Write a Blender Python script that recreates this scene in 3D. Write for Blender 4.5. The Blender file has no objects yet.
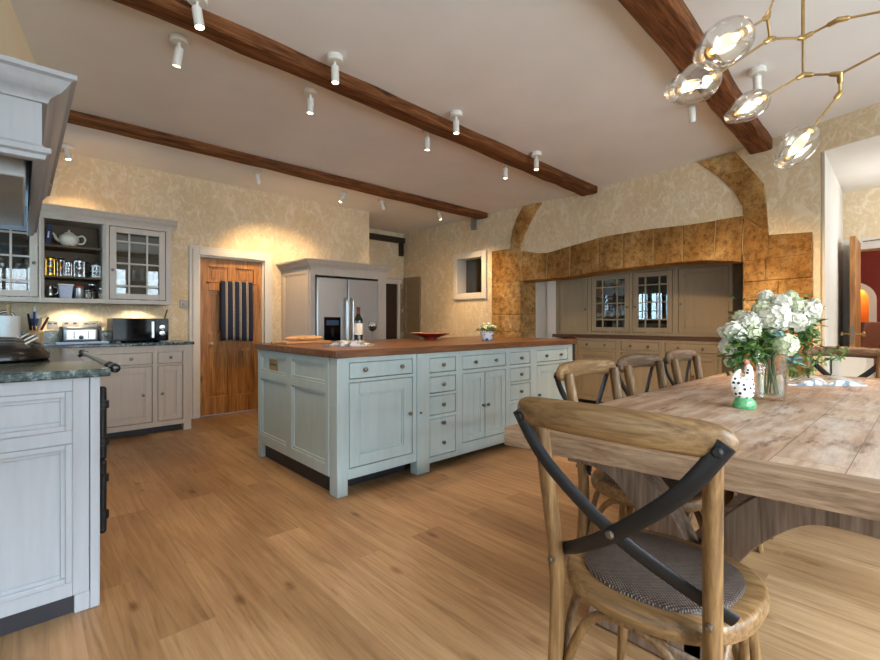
import bpy, bmesh, math, random
from mathutils import Vector, Matrix
random.seed(7)
PI = math.pi
S = bpy.context.scene
COL = S.collection

# ------------------------------------------------------------------ camera geometry (metres, camera at x=y=0)
FOC, HY, TH, CH = 456.0, 322.0, math.radians(47.35), 1.12
FW = (math.cos(TH), math.sin(TH)); RT = (math.sin(TH), -math.cos(TH))
def ray(px, py):
    a = (px - 440) / FOC; b = (HY - py) / FOC
    return (FW[0] + a * RT[0], FW[1] + a * RT[1], b)
def atz(px, py, z):
    r = ray(px, py); t = (z - CH) / r[2]; return Vector((r[0] * t, r[1] * t, z))
def atx(px, py, x):
    r = ray(px, py); t = x / r[0]; return Vector((x, r[1] * t, CH + r[2] * t))
def aty(px, py, y):
    r = ray(px, py); t = y / r[1]; return Vector((r[0] * t, y, CH + r[2] * t))
def atd(px, py, d):
    r = ray(px, py); return Vector((r[0] * d, r[1] * d, CH + r[2] * d))
WPTS = [(7.2, 5.38), (3.4, 5.36), (2.4, 5.29), (1.35, 5.17), (0.29, 4.84), (-0.6, 4.55), (-2.4, 3.98)]
def wallx(y):
    for (y0, x0), (y1, x1) in zip(WPTS, WPTS[1:]):
        if y >= y1: break
    return x0 + (x1 - x0) * (y - y0) / (y1 - y0)
def onwall(px, py):
    x = 5.2; p = None
    for _ in range(12):
        p = atx(px, py, x); x = wallx(p.y)
    return p

# ------------------------------------------------------------------ materials
def lin(c):
    if isinstance(c, str):
        c = tuple(int(c[i:i + 2], 16) for i in (0, 2, 4))
    r = []
    for v in c:
        v = v / 255.0
        r.append(v / 12.92 if v <= 0.04045 else ((v + 0.055) / 1.055) ** 2.4)
    return (r[0], r[1], r[2], 1.0)
class NT:
    def __init__(self, name):
        self.m = bpy.data.materials.new(name); self.m.use_nodes = True
        self.t = self.m.node_tree; self.n = self.t.nodes; self.l = self.t.links
        self.b = self.n['Principled BSDF']; self.out = self.n['Material Output']
    def add(self, typ, **kw):
        nd = self.n.new(typ)
        for k, v in kw.items():
            if k in nd.inputs.keys(): nd.inputs[k].default_value = v
            else: setattr(nd, k, v)
        return nd
    def link(self, a, b): self.l.new(a, b)
    def coord(self, scale=(1, 1, 1), rot=(0, 0, 0), loc=(0, 0, 0)):
        tc = self.add('ShaderNodeTexCoord'); mp = self.add('ShaderNodeMapping')
        mp.inputs['Scale'].default_value = scale; mp.inputs['Rotation'].default_value = rot
        mp.inputs['Location'].default_value = loc
        self.link(tc.outputs['Object'], mp.inputs['Vector']); return mp.outputs['Vector']
    def noise(self, vec, scale, detail=4, rough=0.55, dist=0.0):
        nd = self.add('ShaderNodeTexNoise'); nd.inputs['Scale'].default_value = scale
        nd.inputs['Detail'].default_value = detail; nd.inputs['Roughness'].default_value = rough
        nd.inputs['Distortion'].default_value = dist
        if vec: self.link(vec, nd.inputs['Vector'])
        return nd.outputs['Fac']
    def ramp(self, fac, stops, interp='LINEAR'):
        nd = self.add('ShaderNodeValToRGB'); cr = nd.color_ramp; cr.interpolation = interp
        while len(cr.elements) < len(stops): cr.elements.new(0.5)
        for e, (p, c) in zip(cr.elements, stops):
            e.position = p; e.color = lin(c) if not isinstance(c, float) else (c, c, c, 1)
        self.link(fac, nd.inputs['Fac']); return nd.outputs['Color']
    def mix(self, fac, a, b, mode='MIX'):
        nd = self.add('ShaderNodeMix', data_type='RGBA', blend_type=mode)
        for s, v in ((0, fac), (6, a), (7, b)):
            if isinstance(v, (int, float)) : nd.inputs[s].default_value = v
            elif isinstance(v, tuple): nd.inputs[s].default_value = v
            else: self.link(v, nd.inputs[s])
        return nd.outputs[2]
    def math(self, op, a, b=0.0):
        nd = self.add('ShaderNodeMath', operation=op)
        for i, v in enumerate((a, b)):
            if isinstance(v, (int, float)): nd.inputs[i].default_value = v
            else: self.link(v, nd.inputs[i])
        return nd.outputs[0]
    def bump(self, h, strength=0.3, dist=0.01):
        nd = self.add('ShaderNodeBump'); nd.inputs['Strength'].default_value = strength
        nd.inputs['Distance'].default_value = dist
        self.link(h, nd.inputs['Height']); self.link(nd.outputs['Normal'], self.b.inputs['Normal'])
    def color(self, c):
        if isinstance(c, tuple): self.b.inputs['Base Color'].default_value = c
        else: self.link(c, self.b.inputs['Base Color'])
    def pset(self, **kw):
        for k, v in kw.items(): self.b.inputs[k.replace('_', ' ')].default_value = v

def plain(name, col, rough=0.5, metal=0.0, var=0.12, scale=9.0, bump=0.0, spec=0.5, stretch=(1, 1, 1)):
    t = NT(name); v = t.coord(stretch); f = t.noise(v, scale)
    c = lin(col); d = tuple(x * (1 - var) for x in c[:3]) + (1,); e = tuple(min(1, x * (1 + var)) for x in c[:3]) + (1,)
    mr = t.add('ShaderNodeMapRange'); mr.inputs[1].default_value = .3; mr.inputs[2].default_value = .7
    t.link(f, mr.inputs[0])
    t.color(t.mix(mr.outputs[0], d, e))
    t.pset(Roughness=rough, Metallic=metal); t.b.inputs['Specular IOR Level'].default_value = spec
    if bump: t.bump(f, bump, 0.004)
    return t.m
def wood(name, c0, c1, c2, axis=0, rough=0.5, scale=1.0, bump=0.25, spec=0.4, knots=0.0):
    """grain runs along the given axis"""
    t = NT(name); st = [16.0 * scale] * 3; st[axis] = 1.3 * scale
    v = t.coord(tuple(st)); f = t.noise(v, 1.6, 6, 0.6, 0.9)
    st2 = [70.0 * scale] * 3; st2[axis] = 3.0 * scale
    g = t.noise(t.coord(tuple(st2)), 1.5, 3, 0.6)
    c = t.ramp(f, [(0.3, c0), (0.5, c1), (0.7, c2)])
    gc = t.ramp(g, [(0.3, (150, 140, 130)), (0.6, (255, 255, 255))])
    c = t.mix(0.55, c, gc, 'MULTIPLY')
    if knots:
        vo = t.add('ShaderNodeTexVoronoi'); vo.inputs['Scale'].default_value = 1.0
        st3 = [5.0 * scale] * 3; st3[axis] = 2.2 * scale
        t.link(t.coord(tuple(st3)), vo.inputs['Vector'])
        k = t.ramp(vo.outputs['Distance'], [(0.03, (70, 40, 20)), (0.13, (255, 255, 255))])
        c = t.mix(knots, c, k, 'MULTIPLY')
    t.color(c); t.pset(Roughness=rough); t.b.inputs['Specular IOR Level'].default_value = spec
    t.bump(g, bump, 0.002); return t.m
def glassy(name, tint=(1, 1, 1, 1), refl=0.12, edge=0.6, rough=0.0):
    t = NT(name); t.n.remove(t.b)
    tr = t.add('ShaderNodeBsdfTransparent'); tr.inputs['Color'].default_value = tint
    gl = t.add('ShaderNodeBsdfGlossy'); gl.inputs['Roughness'].default_value = rough
    lw = t.add('ShaderNodeLayerWeight'); lw.inputs['Blend'].default_value = 0.35
    mr = t.add('ShaderNodeMapRange'); mr.inputs[3].default_value = refl; mr.inputs[4].default_value = edge
    t.link(lw.outputs['Facing'], mr.inputs[0])
    mx = t.add('ShaderNodeMixShader'); t.link(mr.outputs[0], mx.inputs[0])
    t.link(tr.outputs[0], mx.inputs[1]); t.link(gl.outputs[0], mx.inputs[2])
    t.link(mx.outputs[0], t.out.inputs['Surface']); return t.m
def emit(name, col, strength):
    t = NT(name); t.pset(Roughness=0.4); t.color(lin(col))
    t.b.inputs['Emission Color'].default_value = lin(col); t.b.inputs['Emission Strength'].default_value = strength
    return t.m

# --- floor: oak boards running along y
def floor_mat(name='oak boards'):
    t = NT(name)
    tc = t.add('ShaderNodeTexCoord'); sp = t.add('ShaderNodeSeparateXYZ'); t.link(tc.outputs['Object'], sp.inputs[0])
    cb = t.add('ShaderNodeCombineXYZ'); t.link(sp.outputs['Y'], cb.inputs['X']); t.link(sp.outputs['X'], cb.inputs['Y'])
    br = t.add('ShaderNodeTexBrick'); t.link(cb.outputs[0], br.inputs['Vector'])
    br.offset = 0.37; br.offset_frequency = 2
    for k, v in (('Scale', 1.0), ('Mortar Size', 0.0012), ('Mortar Smooth', 0.3), ('Bias', 0.0), ('Brick Width', 1.35), ('Row Height', 0.19)):
        br.inputs[k].default_value = v
    br.inputs['Color1'].default_value = (0, 0, 0, 1); br.inputs['Color2'].default_value = (1, 1, 1, 1); br.inputs['Mortar'].default_value = (.5, .5, .5, 1)
    tone = t.ramp(br.outputs['Color'], [(0.0, (138, 108, 76)), (0.35, (154, 124, 90)), (0.65, (168, 139, 105)), (1.0, (147, 117, 84))])
    off = t.math('MULTIPLY', br.outputs['Color'], 7.0)
    cb2 = t.add('ShaderNodeCombineXYZ')
    t.link(t.math('ADD', t.math('MULTIPLY', sp.outputs['X'], 30.0), off), cb2.inputs['X'])
    t.link(t.math('MULTIPLY', sp.outputs['Y'], 1.7), cb2.inputs['Y']); t.link(off, cb2.inputs['Z'])
    g = t.noise(cb2.outputs[0], 1.0, 6, 0.62, 1.2)
    gr = t.ramp(g, [(0.30, (140, 112, 88)), (0.44, (214, 198, 182)), (0.62, (255, 252, 246))])
    c = t.mix(0.6, tone, gr, 'MULTIPLY')
    big = t.noise(t.coord((1.6, 0.9, 1)), 1.3, 3, 0.5)
    c = t.mix(0.5, c, t.ramp(big, [(0.32, (176, 160, 146)), (0.6, (255, 255, 255))]), 'MULTIPLY')
    kn = t.add('ShaderNodeTexVoronoi'); kn.inputs['Scale'].default_value = 1.0
    t.link(t.coord((5.2, 2.2, 1)), kn.inputs['Vector'])
    c = t.mix(0.65, c, t.ramp(kn.outputs['Distance'], [(0.015, (104, 76, 54)), (0.05, (170, 140, 116)), (0.13, (255, 255, 255))]), 'MULTIPLY')
    c = t.mix(br.outputs['Fac'], c, lin((140, 108, 78)))
    t.color(c); t.pset(Roughness=0.42); t.b.inputs['Specular IOR Level'].default_value = 0.35
    t.bump(g, 0.12, 0.002); return t.m
# --- wallpaper: pale bare branches on warm beige
def paper_mat(name, base=(222, 203, 170), base2=(210, 190, 155), line=(236, 226, 206), u='Y'):
    t = NT(name)
    tc = t.add('ShaderNodeTexCoord'); sp = t.add('ShaderNodeSeparateXYZ'); t.link(tc.outputs['Object'], sp.inputs[0])
    cb = t.add('ShaderNodeCombineXYZ'); t.link(sp.outputs[u], cb.inputs['X']); t.link(sp.outputs['Z'], cb.inputs['Y'])
    big = t.noise(cb.outputs[0], 2.2, 3)
    dn = t.add('ShaderNodeTexNoise'); dn.inputs['Scale'].default_value = 4.0; t.link(cb.outputs[0], dn.inputs['Vector'])
    warp = t.mix(0.22, cb.outputs[0], dn.outputs['Color'], 'ADD')
    c = t.ramp(big, [(0.3, base2), (0.7, base)])
    for sc, w, k, rot in (((3.6, 1.3, 1), 0.020, 0.55, 0.2), ((7.0, 2.6, 1), 0.030, 0.55, -0.3), ((9.0, 5.0, 1), 0.035, 0.45, 0.75), ((20.0, 11.0, 1), 0.06, 0.35, -0.5)):
        mp = t.add('ShaderNodeMapping'); mp.inputs['Scale'].default_value = sc; mp.inputs['Rotation'].default_value = (0, 0, rot); mp.inputs['Location'].default_value = (sc[0], 3 * sc[1], 0)
        t.link(warp, mp.inputs['Vector'])
        ln = t.ramp(t.math('ABSOLUTE', t.math('SUBTRACT', t.noise(mp.outputs[0], 1.0, 2, 0.5), 0.5)), [(w * 0.3, 1.0), (w, 0.0)])
        gate = t.ramp(t.noise(cb.outputs[0], 3.0 + sc[0], 2), [(0.42, 0.0), (0.55, 1.0)])
        c = t.mix(t.math('MULTIPLY', t.math('MULTIPLY', ln, gate), k), c, lin(line))
    t.color(c); t.pset(Roughness=0.75); t.b.inputs['Specular IOR Level'].default_value = 0.2
    t.bump(big, 0.05, 0.003); return t.m
def stone_mat(name):
    t = NT(name); v = t.coord()
    a = t.noise(v, 3.0, 5, 0.6); b = t.noise(v, 16.0, 6, 0.7); p = t.noise(v, 46.0, 3, 0.6)
    c = t.ramp(a, [(0.28, (172, 128, 72)), (0.5, (204, 160, 98)), (0.72, (222, 190, 138))])
    c = t.mix(0.8, c, t.ramp(t.noise(v, 1.3, 2, 0.5), [(0.38, (176, 160, 138)), (0.6, (255, 255, 255))]), 'MULTIPLY')
    c = t.mix(0.75, c, t.ramp(b, [(0.33, (138, 120, 98)), (0.56, (255, 255, 255))]), 'MULTIPLY')
    c = t.mix(0.75, c, t.ramp(p, [(0.30, (140, 116, 88)), (0.42, (255, 255, 255))]), 'MULTIPLY')
    t.color(c); t.pset(Roughness=0.9); t.b.inputs['Specular IOR Level'].default_value = 0.15
    t.bump(t.math('ADD', b, t.math('MULTIPLY', p, 0.6)), 0.7, 0.02); return t.m
def granite_mat(name):
    t = NT(name); v = t.coord()
    a = t.noise(v, 38, 5, 0.7); b = t.noise(v, 110, 2)
    c = t.ramp(a, [(0.35, (30, 42, 44)), (0.52, (66, 86, 88)), (0.66, (146, 164, 164))])
    c = t.mix(0.5, c, t.ramp(b, [(0.4, (110, 120, 120)), (0.6, (255, 255, 255))]), 'MULTIPLY')
    t.color(c); t.pset(Roughness=0.13); return t.m
def table_mat(name):
    t = NT(name)
    tc = t.add('ShaderNodeTexCoord'); sp = t.add('ShaderNodeSeparateXYZ'); t.link(tc.outputs['Object'], sp.inputs[0])
    cb = t.add('ShaderNodeCombineXYZ'); t.link(sp.outputs['X'], cb.inputs['X']); t.link(sp.outputs['Y'], cb.inputs['Y'])
    br = t.add('ShaderNodeTexBrick'); t.link(cb.outputs[0], br.inputs['Vector']); br.offset = 0.41
    for k, v in (('Scale', 1.0), ('Mortar Size', 0.0011), ('Mortar Smooth', 0.2), ('Bias', 0.0), ('Brick Width', 0.74), ('Row Height', 0.145)):
        br.inputs[k].default_value = v
    br.inputs['Color1'].default_value = (0, 0, 0, 1); br.inputs['Color2'].default_value = (1, 1, 1, 1); br.inputs['Mortar'].default_value = (.5, .5, .5, 1)
    tone = t.ramp(br.outputs['Color'], [(0.0, (168, 138, 114)), (0.4, (184, 158, 134)), (0.7, (178, 152, 132)), (1.0, (196, 172, 148))])
    off = t.math('MULTIPLY', br.outputs['Color'], 9.0); cb2 = t.add('ShaderNodeCombineXYZ')
    t.link(t.math('MULTIPLY', sp.outputs['X'], 2.4), cb2.inputs['X'])
    t.link(t.math('ADD', t.math('MULTIPLY', sp.outputs['Y'], 26.0), off), cb2.inputs['Y']); t.link(off, cb2.inputs['Z'])
    g = t.noise(cb2.outputs[0], 1.0, 7, 0.65, 0.8)
    c = t.mix(0.85, tone, t.ramp(g, [(0.28, (134, 104, 84)), (0.5, (226, 214, 204)), (0.7, (255, 252, 248))]), 'MULTIPLY')
    wn = t.noise(t.coord((2.0, 5.5, 1)), 1.7, 5, 0.65)
    c = t.mix(t.ramp(wn, [(0.46, 0.0), (0.66, 0.48)]), c, lin((210, 198, 186)))
    dk = t.noise(t.coord((1.5, 6.0, 1), loc=(3, 1, 0)), 3.0, 5, 0.7)
    c = t.mix(0.8, c, t.ramp(dk, [(0.3, (138, 100, 76)), (0.45, (255, 255, 255))]), 'MULTIPLY')
    c = t.mix(br.outputs['Fac'], c, lin((104, 80, 62)))
    t.color(c); t.pset(Roughness=0.48); t.b.inputs['Specular IOR Level'].default_value = 0.35
    t.bump(g, 0.2, 0.002); return t.m
def rattan_mat(name):
    t = NT(name)
    wv = []
    for r in (PI / 4, -PI / 4):
        w = t.add('ShaderNodeTexWave', wave_type='BANDS', bands_direction='X'); w.inputs['Scale'].default_value = 52
        w.inputs['Distortion'].default_value = 0.6
        t.link(t.coord(rot=(0, 0, r)), w.inputs['Vector']); wv.append(w.outputs['Fac'])
    h = t.math('MULTIPLY', wv[0], wv[1]); n = t.noise(t.coord(), 60, 3)
    c = t.ramp(h, [(0.0, (34, 26, 22)), (0.35, (92, 72, 60)), (0.85, (142, 118, 102))])
    c = t.mix(0.5, c, t.ramp(n, [(0.35, (130, 120, 115)), (0.6, (255, 255, 255))]), 'MULTIPLY')
    t.color(c); t.pset(Roughness=0.42); t.bump(h, 0.9, 0.004); return t.m
def stripe_mat(name):
    t = NT(name); tc = t.add('ShaderNodeTexCoord'); sp = t.add('ShaderNodeSeparateXYZ'); t.link(tc.outputs['Object'], sp.inputs[0])
    m = t.math('FRACT', t.math('MULTIPLY', sp.outputs['X'], 12.3)); n = t.noise(t.coord(), 160, 2)
    c = t.ramp(m, [(0.0, (36, 42, 66)), (0.34, (36, 42, 66)), (0.36, (206, 196, 160)), (0.42, (206, 196, 160)), (0.44, (46, 56, 88)), (0.52, (46, 56, 88)), (0.54, (196, 186, 150)), (0.60, (196, 186, 150)), (0.62, (30, 36, 58))], 'CONSTANT')
    c = t.mix(0.5, c, t.ramp(n, [(0.3, (170, 170, 170)), (0.6, (255, 255, 255))]), 'MULTIPLY')
    t.color(c); t.pset(Roughness=0.95); t.bump(n, 0.4, 0.003); return t.m
def spots_mat(name, base, dot, scale, thr):
    t = NT(name); vo = t.add('ShaderNodeTexVoronoi'); vo.inputs['Scale'].default_value = scale; vo.inputs['Randomness'].default_value = 0.45
    t.link(t.coord(), vo.inputs['Vector'])
    t.color(t.ramp(vo.outputs['Distance'], [(0.0, dot), (thr, base)], 'CONSTANT')); t.pset(Roughness=0.18); return t.m
def page_mat(name, base=(214, 214, 218)):
    t = NT(name); n = t.noise(t.coord((9, 9, 9)), 1.6, 2)
    t.color(t.ramp(n, [(0.42, base), (0.5, (120, 134, 150)), (0.56, (86, 104, 112)), (0.66, (196, 190, 180))])); t.pset(Roughness=0.4); return t.m
def steel_mat(name, col=(196, 198, 200), rough=0.22):
    t = NT(name); n = t.noise(t.coord((2, 2, 120)), 4, 3)
    t.color(t.mix(n, lin(tuple(int(v * .93) for v in col)), lin(col))); t.pset(Metallic=0.85, Roughness=rough); return t.m

M = {}
M['floor'] = floor_mat()
M['paper_x'] = paper_mat('branch wallpaper on far walls', u='X')
M['paper_y'] = paper_mat('branch wallpaper on side walls', u='Y')
M['ceil'] = plain('ceiling plaster', (234, 234, 234), 0.9, var=0.03, scale=2, spec=0.1)
M['plaster'] = plain('white plaster', (226, 222, 214), 0.85, var=0.04, scale=3, bump=0.15, spec=0.15)
M['cream'] = plain('cream chimney plaster', (236, 224, 194), 0.85, var=0.04, scale=3, spec=0.15)
M['beam'] = wood('old oak beam', (66, 38, 20), (112, 68, 38), (148, 98, 58), 0, 0.7, 1.2, 0.5, 0.2, knots=0.6)
M['stone'] = stone_mat('golden hamstone')
M['mortar'] = plain('pale lime mortar', (196, 168, 122), .9, var=.1, scale=20)
M['white'] = plain('white gloss paint', (214, 208, 200), 0.4, var=0.03)
M['duck'] = plain('pale duck egg paint', (172, 188, 189), 0.45, var=0.05, scale=3, stretch=(9, 9, 1), bump=0.06)
M['taupe'] = plain('taupe cabinet paint', (194, 181, 168), 0.45, var=0.05, scale=3, stretch=(9, 9, 1), bump=0.05)
M['grey'] = plain('pale grey cabinet paint', (168, 171, 177), 0.45, var=0.05, scale=3, stretch=(12, 12, 1), bump=0.08)
M['dresser'] = plain('warm stone cabinet paint', (150, 135, 110), 0.45, var=0.06, scale=3, stretch=(9, 9, 1), bump=0.05)
M['kick'] = plain('dark kickboard', (38, 36, 42), 0.5, var=0.1)
M['inside'] = plain('dark cabinet interior', (96, 76, 54), 0.6, var=0.1)
M['pewter'] = plain('pewter', (128, 120, 110), 0.32, 1.0, var=0.1, scale=40)
M['brass'] = plain('aged brass', (186, 158, 108), 0.36, 1.0, var=0.08, scale=30)
M['gold'] = plain('gold coloured metal', (206, 160, 70), 0.22, 1.0, var=0.06, scale=30)
M['chrome'] = plain('chrome', (176, 176, 178), 0.24, 1.0, var=0.03)
M['steel'] = steel_mat('brushed steel', (206, 208, 210), 0.36)
M['black'] = plain('black enamel', (20, 20, 22), 0.2, var=0.1)
M['blackmetal'] = plain('black iron strap', (20, 20, 23), 0.45, 0.0, var=0.2, scale=50, bump=0.1, spec=0.4)
M['blackglass'] = plain('black glass', (8, 10, 14), 0.05, var=0.05, spec=0.12)
M['dark'] = plain('painted doorway shade', (52, 34, 18), 0.8, var=0.1)
M['granite'] = granite_mat('dark green granite')
M['worktop'] = wood('oiled iroko worktop', (84, 52, 34), (120, 80, 54), (148, 104, 72), 0, 0.3, 1.0, 0.1)
M['pine'] = wood('waxed pine', (132, 84, 40), (176, 120, 62), (200, 146, 82), 2, 0.4, 0.9, 0.15, 0.45, knots=0.75)
M['pinex'] = wood('waxed pine rail', (136, 80, 34), (178, 112, 54), (200, 136, 74), 0, 0.4, 0.9, 0.15, 0.45)
M['chair'] = wood('weathered oak of chairs', (88, 62, 36), (122, 90, 54), (148, 114, 74), 2, 0.42, 1.6, 0.3, 0.45)
M['chairy'] = wood('weathered oak rail', (96, 70, 42), (130, 98, 62), (156, 124, 84), 1, 0.42, 1.6, 0.3, 0.45)
M['chairdark'] = wood('darker chair rail', (84, 64, 50), (112, 88, 70), (136, 112, 92), 1, 0.42, 1.6, 0.3, 0.45)
M['rattan'] = rattan_mat('woven rattan')
M['table'] = table_mat('reclaimed elm planks')
M['tabley'] = wood('reclaimed elm end board', (112, 86, 64), (142, 113, 87), (168, 140, 113), 1, 0.5, 1.2, 0.25)  # darker than the top: shade on the end face put into the colour
M['trestle'] = wood('reclaimed elm trestle', (98, 80, 66), (126, 106, 90), (148, 128, 112), 2, 0.55, 1.0, 0.25)  # wood darkened to carry the shade under the tabletop
M['towel'] = stripe_mat('navy striped towelling')
M['glass'] = glassy('clear glass', (0.985, 0.985, 0.98, 1), 0.04, 0.5)
M['pane'] = glassy('cabinet pane', (0.86, 0.88, 0.88, 1), 0.055, 0.7)
M['winepane'] = glassy('window pane', (0.95, 0.97, 0.97, 1), 0.05, 0.6)
M['smoke'] = plain('dark wine', (48, 8, 14), 0.08, var=0.05)
M['bottle'] = plain('dark green bottle glass', (14, 20, 14), 0.06, var=0.05, spec=0.8)
M['label'] = plain('cream paper label', (228, 218, 202), 0.6, var=0.03)
M['foil'] = plain('dark red foil', (92, 40, 30), 0.35, 0.4, var=0.1)
M['china'] = plain('white china', (226, 224, 216), 0.15, var=0.03)
M['teapot'] = spots_mat('white china with gold flecks', (232, 226, 212), (196, 150, 90), 22, 0.2)
M['bluewhite'] = spots_mat('blue and white china', (222, 226, 234), (64, 104, 176), 26, 0.42)
M['red'] = plain('red glazed earthenware', (150, 46, 34), 0.2, var=0.12)
M['redrim'] = plain('pale patterned rim', (202, 160, 128), 0.25, var=0.3, scale=40)
M['blue'] = plain('navy cloth binding', (30, 48, 92), 0.6)
M['lilac'] = plain('pale blue plastic', (188, 196, 222), 0.4, var=0.05)
M['coral'] = plain('coral red lid', (196, 78, 56), 0.4)
M['knifewood'] = wood('pale beech', (186, 148, 104), (204, 170, 126), (218, 188, 146), 2, 0.5, 2.0, 0.1)
M['board'] = wood('beech chopping board', (176, 124, 76), (200, 148, 98), (214, 166, 116), 0, 0.5, 2.0, 0.1)
M['papertowel'] = plain('white paper towel', (236, 236, 234), 0.9, var=0.03, scale=60, bump=0.2)
M['page'] = page_mat('printed magazine pages')
M['leaf'] = plain('mid green leaf', (74, 108, 52), 0.5, var=0.35, scale=30)
M['leaf2'] = plain('olive green leaf', (108, 128, 66), 0.5, var=0.35, scale=30)
M['teal'] = plain('blue green leaf', (104, 150, 148), 0.5, var=0.25, scale=30)
M['stem'] = plain('green stem', (70, 96, 48), 0.5, var=0.2)
M['petal'] = plain('white petal', (236, 233, 218), 0.6, var=0.05, scale=40)
M['petal2'] = plain('cream green petal', (226, 230, 196), 0.6, var=0.08, scale=40)
M['hen'] = spots_mat('white glaze with black spots', (236, 234, 228), (20, 20, 24), 52, 0.30)
M['hengreen'] = plain('mottled green glaze', (88, 152, 102), 0.15, var=0.4, scale=50)
M['comb'] = plain('terracotta red glaze', (170, 78, 48), 0.2)
M['soil'] = plain('dark compost', (44, 34, 26), 0.9)
M['lampwhite'] = plain('white lamp enamel', (226, 224, 218), 0.4, var=0.02)
M['lens'] = emit('lit lamp lens', (255, 236, 200), 14.0)
M['bulb'] = emit('lit bulb', (255, 222, 170), 14.0)
M['redwall'] = plain('deep red paint', (116, 30, 26), 0.7, var=0.06, scale=3)
M['ochre'] = plain('orange ochre niche', (214, 140, 52), 0.7, var=0.06)
M['leather'] = plain('brown leather upholstery', (112, 70, 52), 0.5, var=0.12)
M['dullgrey'] = plain('grey plastic', (128, 126, 122), 0.5)
M['cupgrey'] = plain('olive taupe paint', (142, 126, 100), 0.5, var=0.06)
M['socket'] = plain('satin steel plate', (150, 146, 138), 0.5, 0.6)
M['hoodsteel'] = plain('grey hood lining', (186, 190, 194), 0.6, 0.0, var=0.05)
M['lead'] = plain('dark window bars', (64, 62, 58), 0.5)
M['grass'] = plain('lawn', (86, 118, 54), 0.9, var=0.3, scale=4)

# ------------------------------------------------------------------ mesh builder
WL = {}
def wloc(o):
    return WL.get(o, Vector((0, 0, 0)))
class MB:
    def __init__(self): self.v = []; self.f = []
    def addv(self, pts, faces):
        n = len(self.v); self.v += [Vector(p) for p in pts]; self.f += [tuple(i + n for i in f) for f in faces]; return self
    def box(self, x0, y0, z0, x1, y1, z1):
        x0, x1 = min(x0, x1), max(x0, x1); y0, y1 = min(y0, y1), max(y0, y1); z0, z1 = min(z0, z1), max(z0, z1)
        return self.hexa([(x0, y0, z0), (x1, y0, z0), (x1, y1, z0), (x0, y1, z0), (x0, y0, z1), (x1, y0, z1), (x1, y1, z1), (x0, y1, z1)])
    def hexa(self, p):
        return self.addv(p, [(3, 2, 1, 0), (4, 5, 6, 7), (0, 1, 5, 4), (1, 2, 6, 5), (2, 3, 7, 6), (3, 0, 4, 7)])
    def obox(self, c, ax, ay, az):
        c, ax, ay, az = map(Vector, (c, ax, ay, az))
        return self.hexa([c - ax - ay - az, c + ax - ay - az, c + ax + ay - az, c - ax + ay - az, c - ax - ay + az, c + ax - ay + az, c + ax + ay + az, c - ax + ay + az])
    def tube(self, pts, rad, n=12, cap=True, flat=None, up=None):
        """round or flattened tube along points; rad a number or list; flat=(a,b) scales the section"""
        pts = [Vector(p) for p in pts]; k = len(pts)
        rr = rad if isinstance(rad, (list, tuple)) else [rad] * k
        fa, fb = flat or (1, 1)
        prev = None; rings = []
        for i, p in enumerate(pts):
            t = (pts[min(i + 1, k - 1)] - pts[max(i - 1, 0)]).normalized()
            if prev is None:
                u = Vector(up) if up else (Vector((0, 0, 1)) if abs(t.z) < 0.9 else Vector((1, 0, 0)))
            else: u = prev
            u = (u - t * u.dot(t)).normalized(); w = t.cross(u); prev = u
            rings.append([p + (u * math.cos(2 * PI * j / n) * fa + w * math.sin(2 * PI * j / n) * fb) * rr[i] for j in range(n)])
        b = len(self.v)
        for r in rings: self.v += r
        for i in range(k - 1):
            for j in range(n):
                a = b + i * n + j; c = b + i * n + (j + 1) % n
                self.f.append((a, c, c + n, a + n))
        if cap:
            self.f.append(tuple(b + j for j in reversed(range(n)))); self.f.append(tuple(b + (k - 1) * n + j for j in range(n)))
        return self
    def lathe(self, prof, c=(0, 0, 0), n=24, axis=(0, 0, 1), closed=True):
        """prof: list of (r, h) from bottom to top"""
        c = Vector(c); az = Vector(axis).normalized()
        ux = az.orthogonal().normalized(); uy = az.cross(ux); b = len(self.v); k = len(prof)
        for r, h in prof:
            for j in range(n):
                a = 2 * PI * j / n; self.v.append(c + az * h + (ux * math.cos(a) + uy * math.sin(a)) * max(r, 1e-5))
        for i in range(k - 1):
            for j in range(n):
                p = b + i * n + j; q = b + i * n + (j + 1) % n; self.f.append((p, q, q + n, p + n))
        if closed:
            self.f.append(tuple(b + j for j in reversed(range(n)))); self.f.append(tuple(b + (k - 1) * n + j for j in range(n)))
        return self
    def ball(self, c, r, n=12, sc=(1, 1, 1)):
        c = Vector(c); b = len(self.v); m = n // 2
        self.v.append(c - Vector((0, 0, r * sc[2])))
        for i in range(1, m):
            ph = -PI / 2 + PI * i / m
            for j in range(n):
                a = 2 * PI * j / n
                self.v.append(c + Vector((r * math.cos(ph) * math.cos(a) * sc[0], r * math.cos(ph) * math.sin(a) * sc[1], r * math.sin(ph) * sc[2])))
        self.v.append(c + Vector((0, 0, r * sc[2]))); top = len(self.v) - 1
        for j in range(n): self.f.append((b, b + 1 + (j + 1) % n, b + 1 + j))
        for i in range(m - 2):
            for j in range(n):
                p = b + 1 + i * n + j; q = b + 1 + i * n + (j + 1) % n; self.f.append((p, q, q + n, p + n))
        for j in range(n): self.f.append((top, top - n + j, top - n + (j + 1) % n))
        return self
    def prism(self, pts, d):
        """pts: polygon of 3-D points, extruded by vector d"""
        n = len(pts); d = Vector(d); a = [Vector(p) for p in pts]
        return self.addv(a + [p + d for p in a], [tuple(reversed(range(n))), tuple(range(n, 2 * n))] + [(i, (i + 1) % n, n + (i + 1) % n, n + i) for i in range(n)])
    def sweep(self, prof, p0, p1, out, up=(0, 0, 1)):
        """moulding: prof of (out, up) extruded from p0 to p1"""
        out = Vector(out); up = Vector(up); p0 = Vector(p0); p1 = Vector(p1)
        return self.prism([p0 + out * a + up * b for a, b in prof], p1 - p0)
    def xf(self, mat):
        self.v = [mat @ v for v in self.v]; return self
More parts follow.
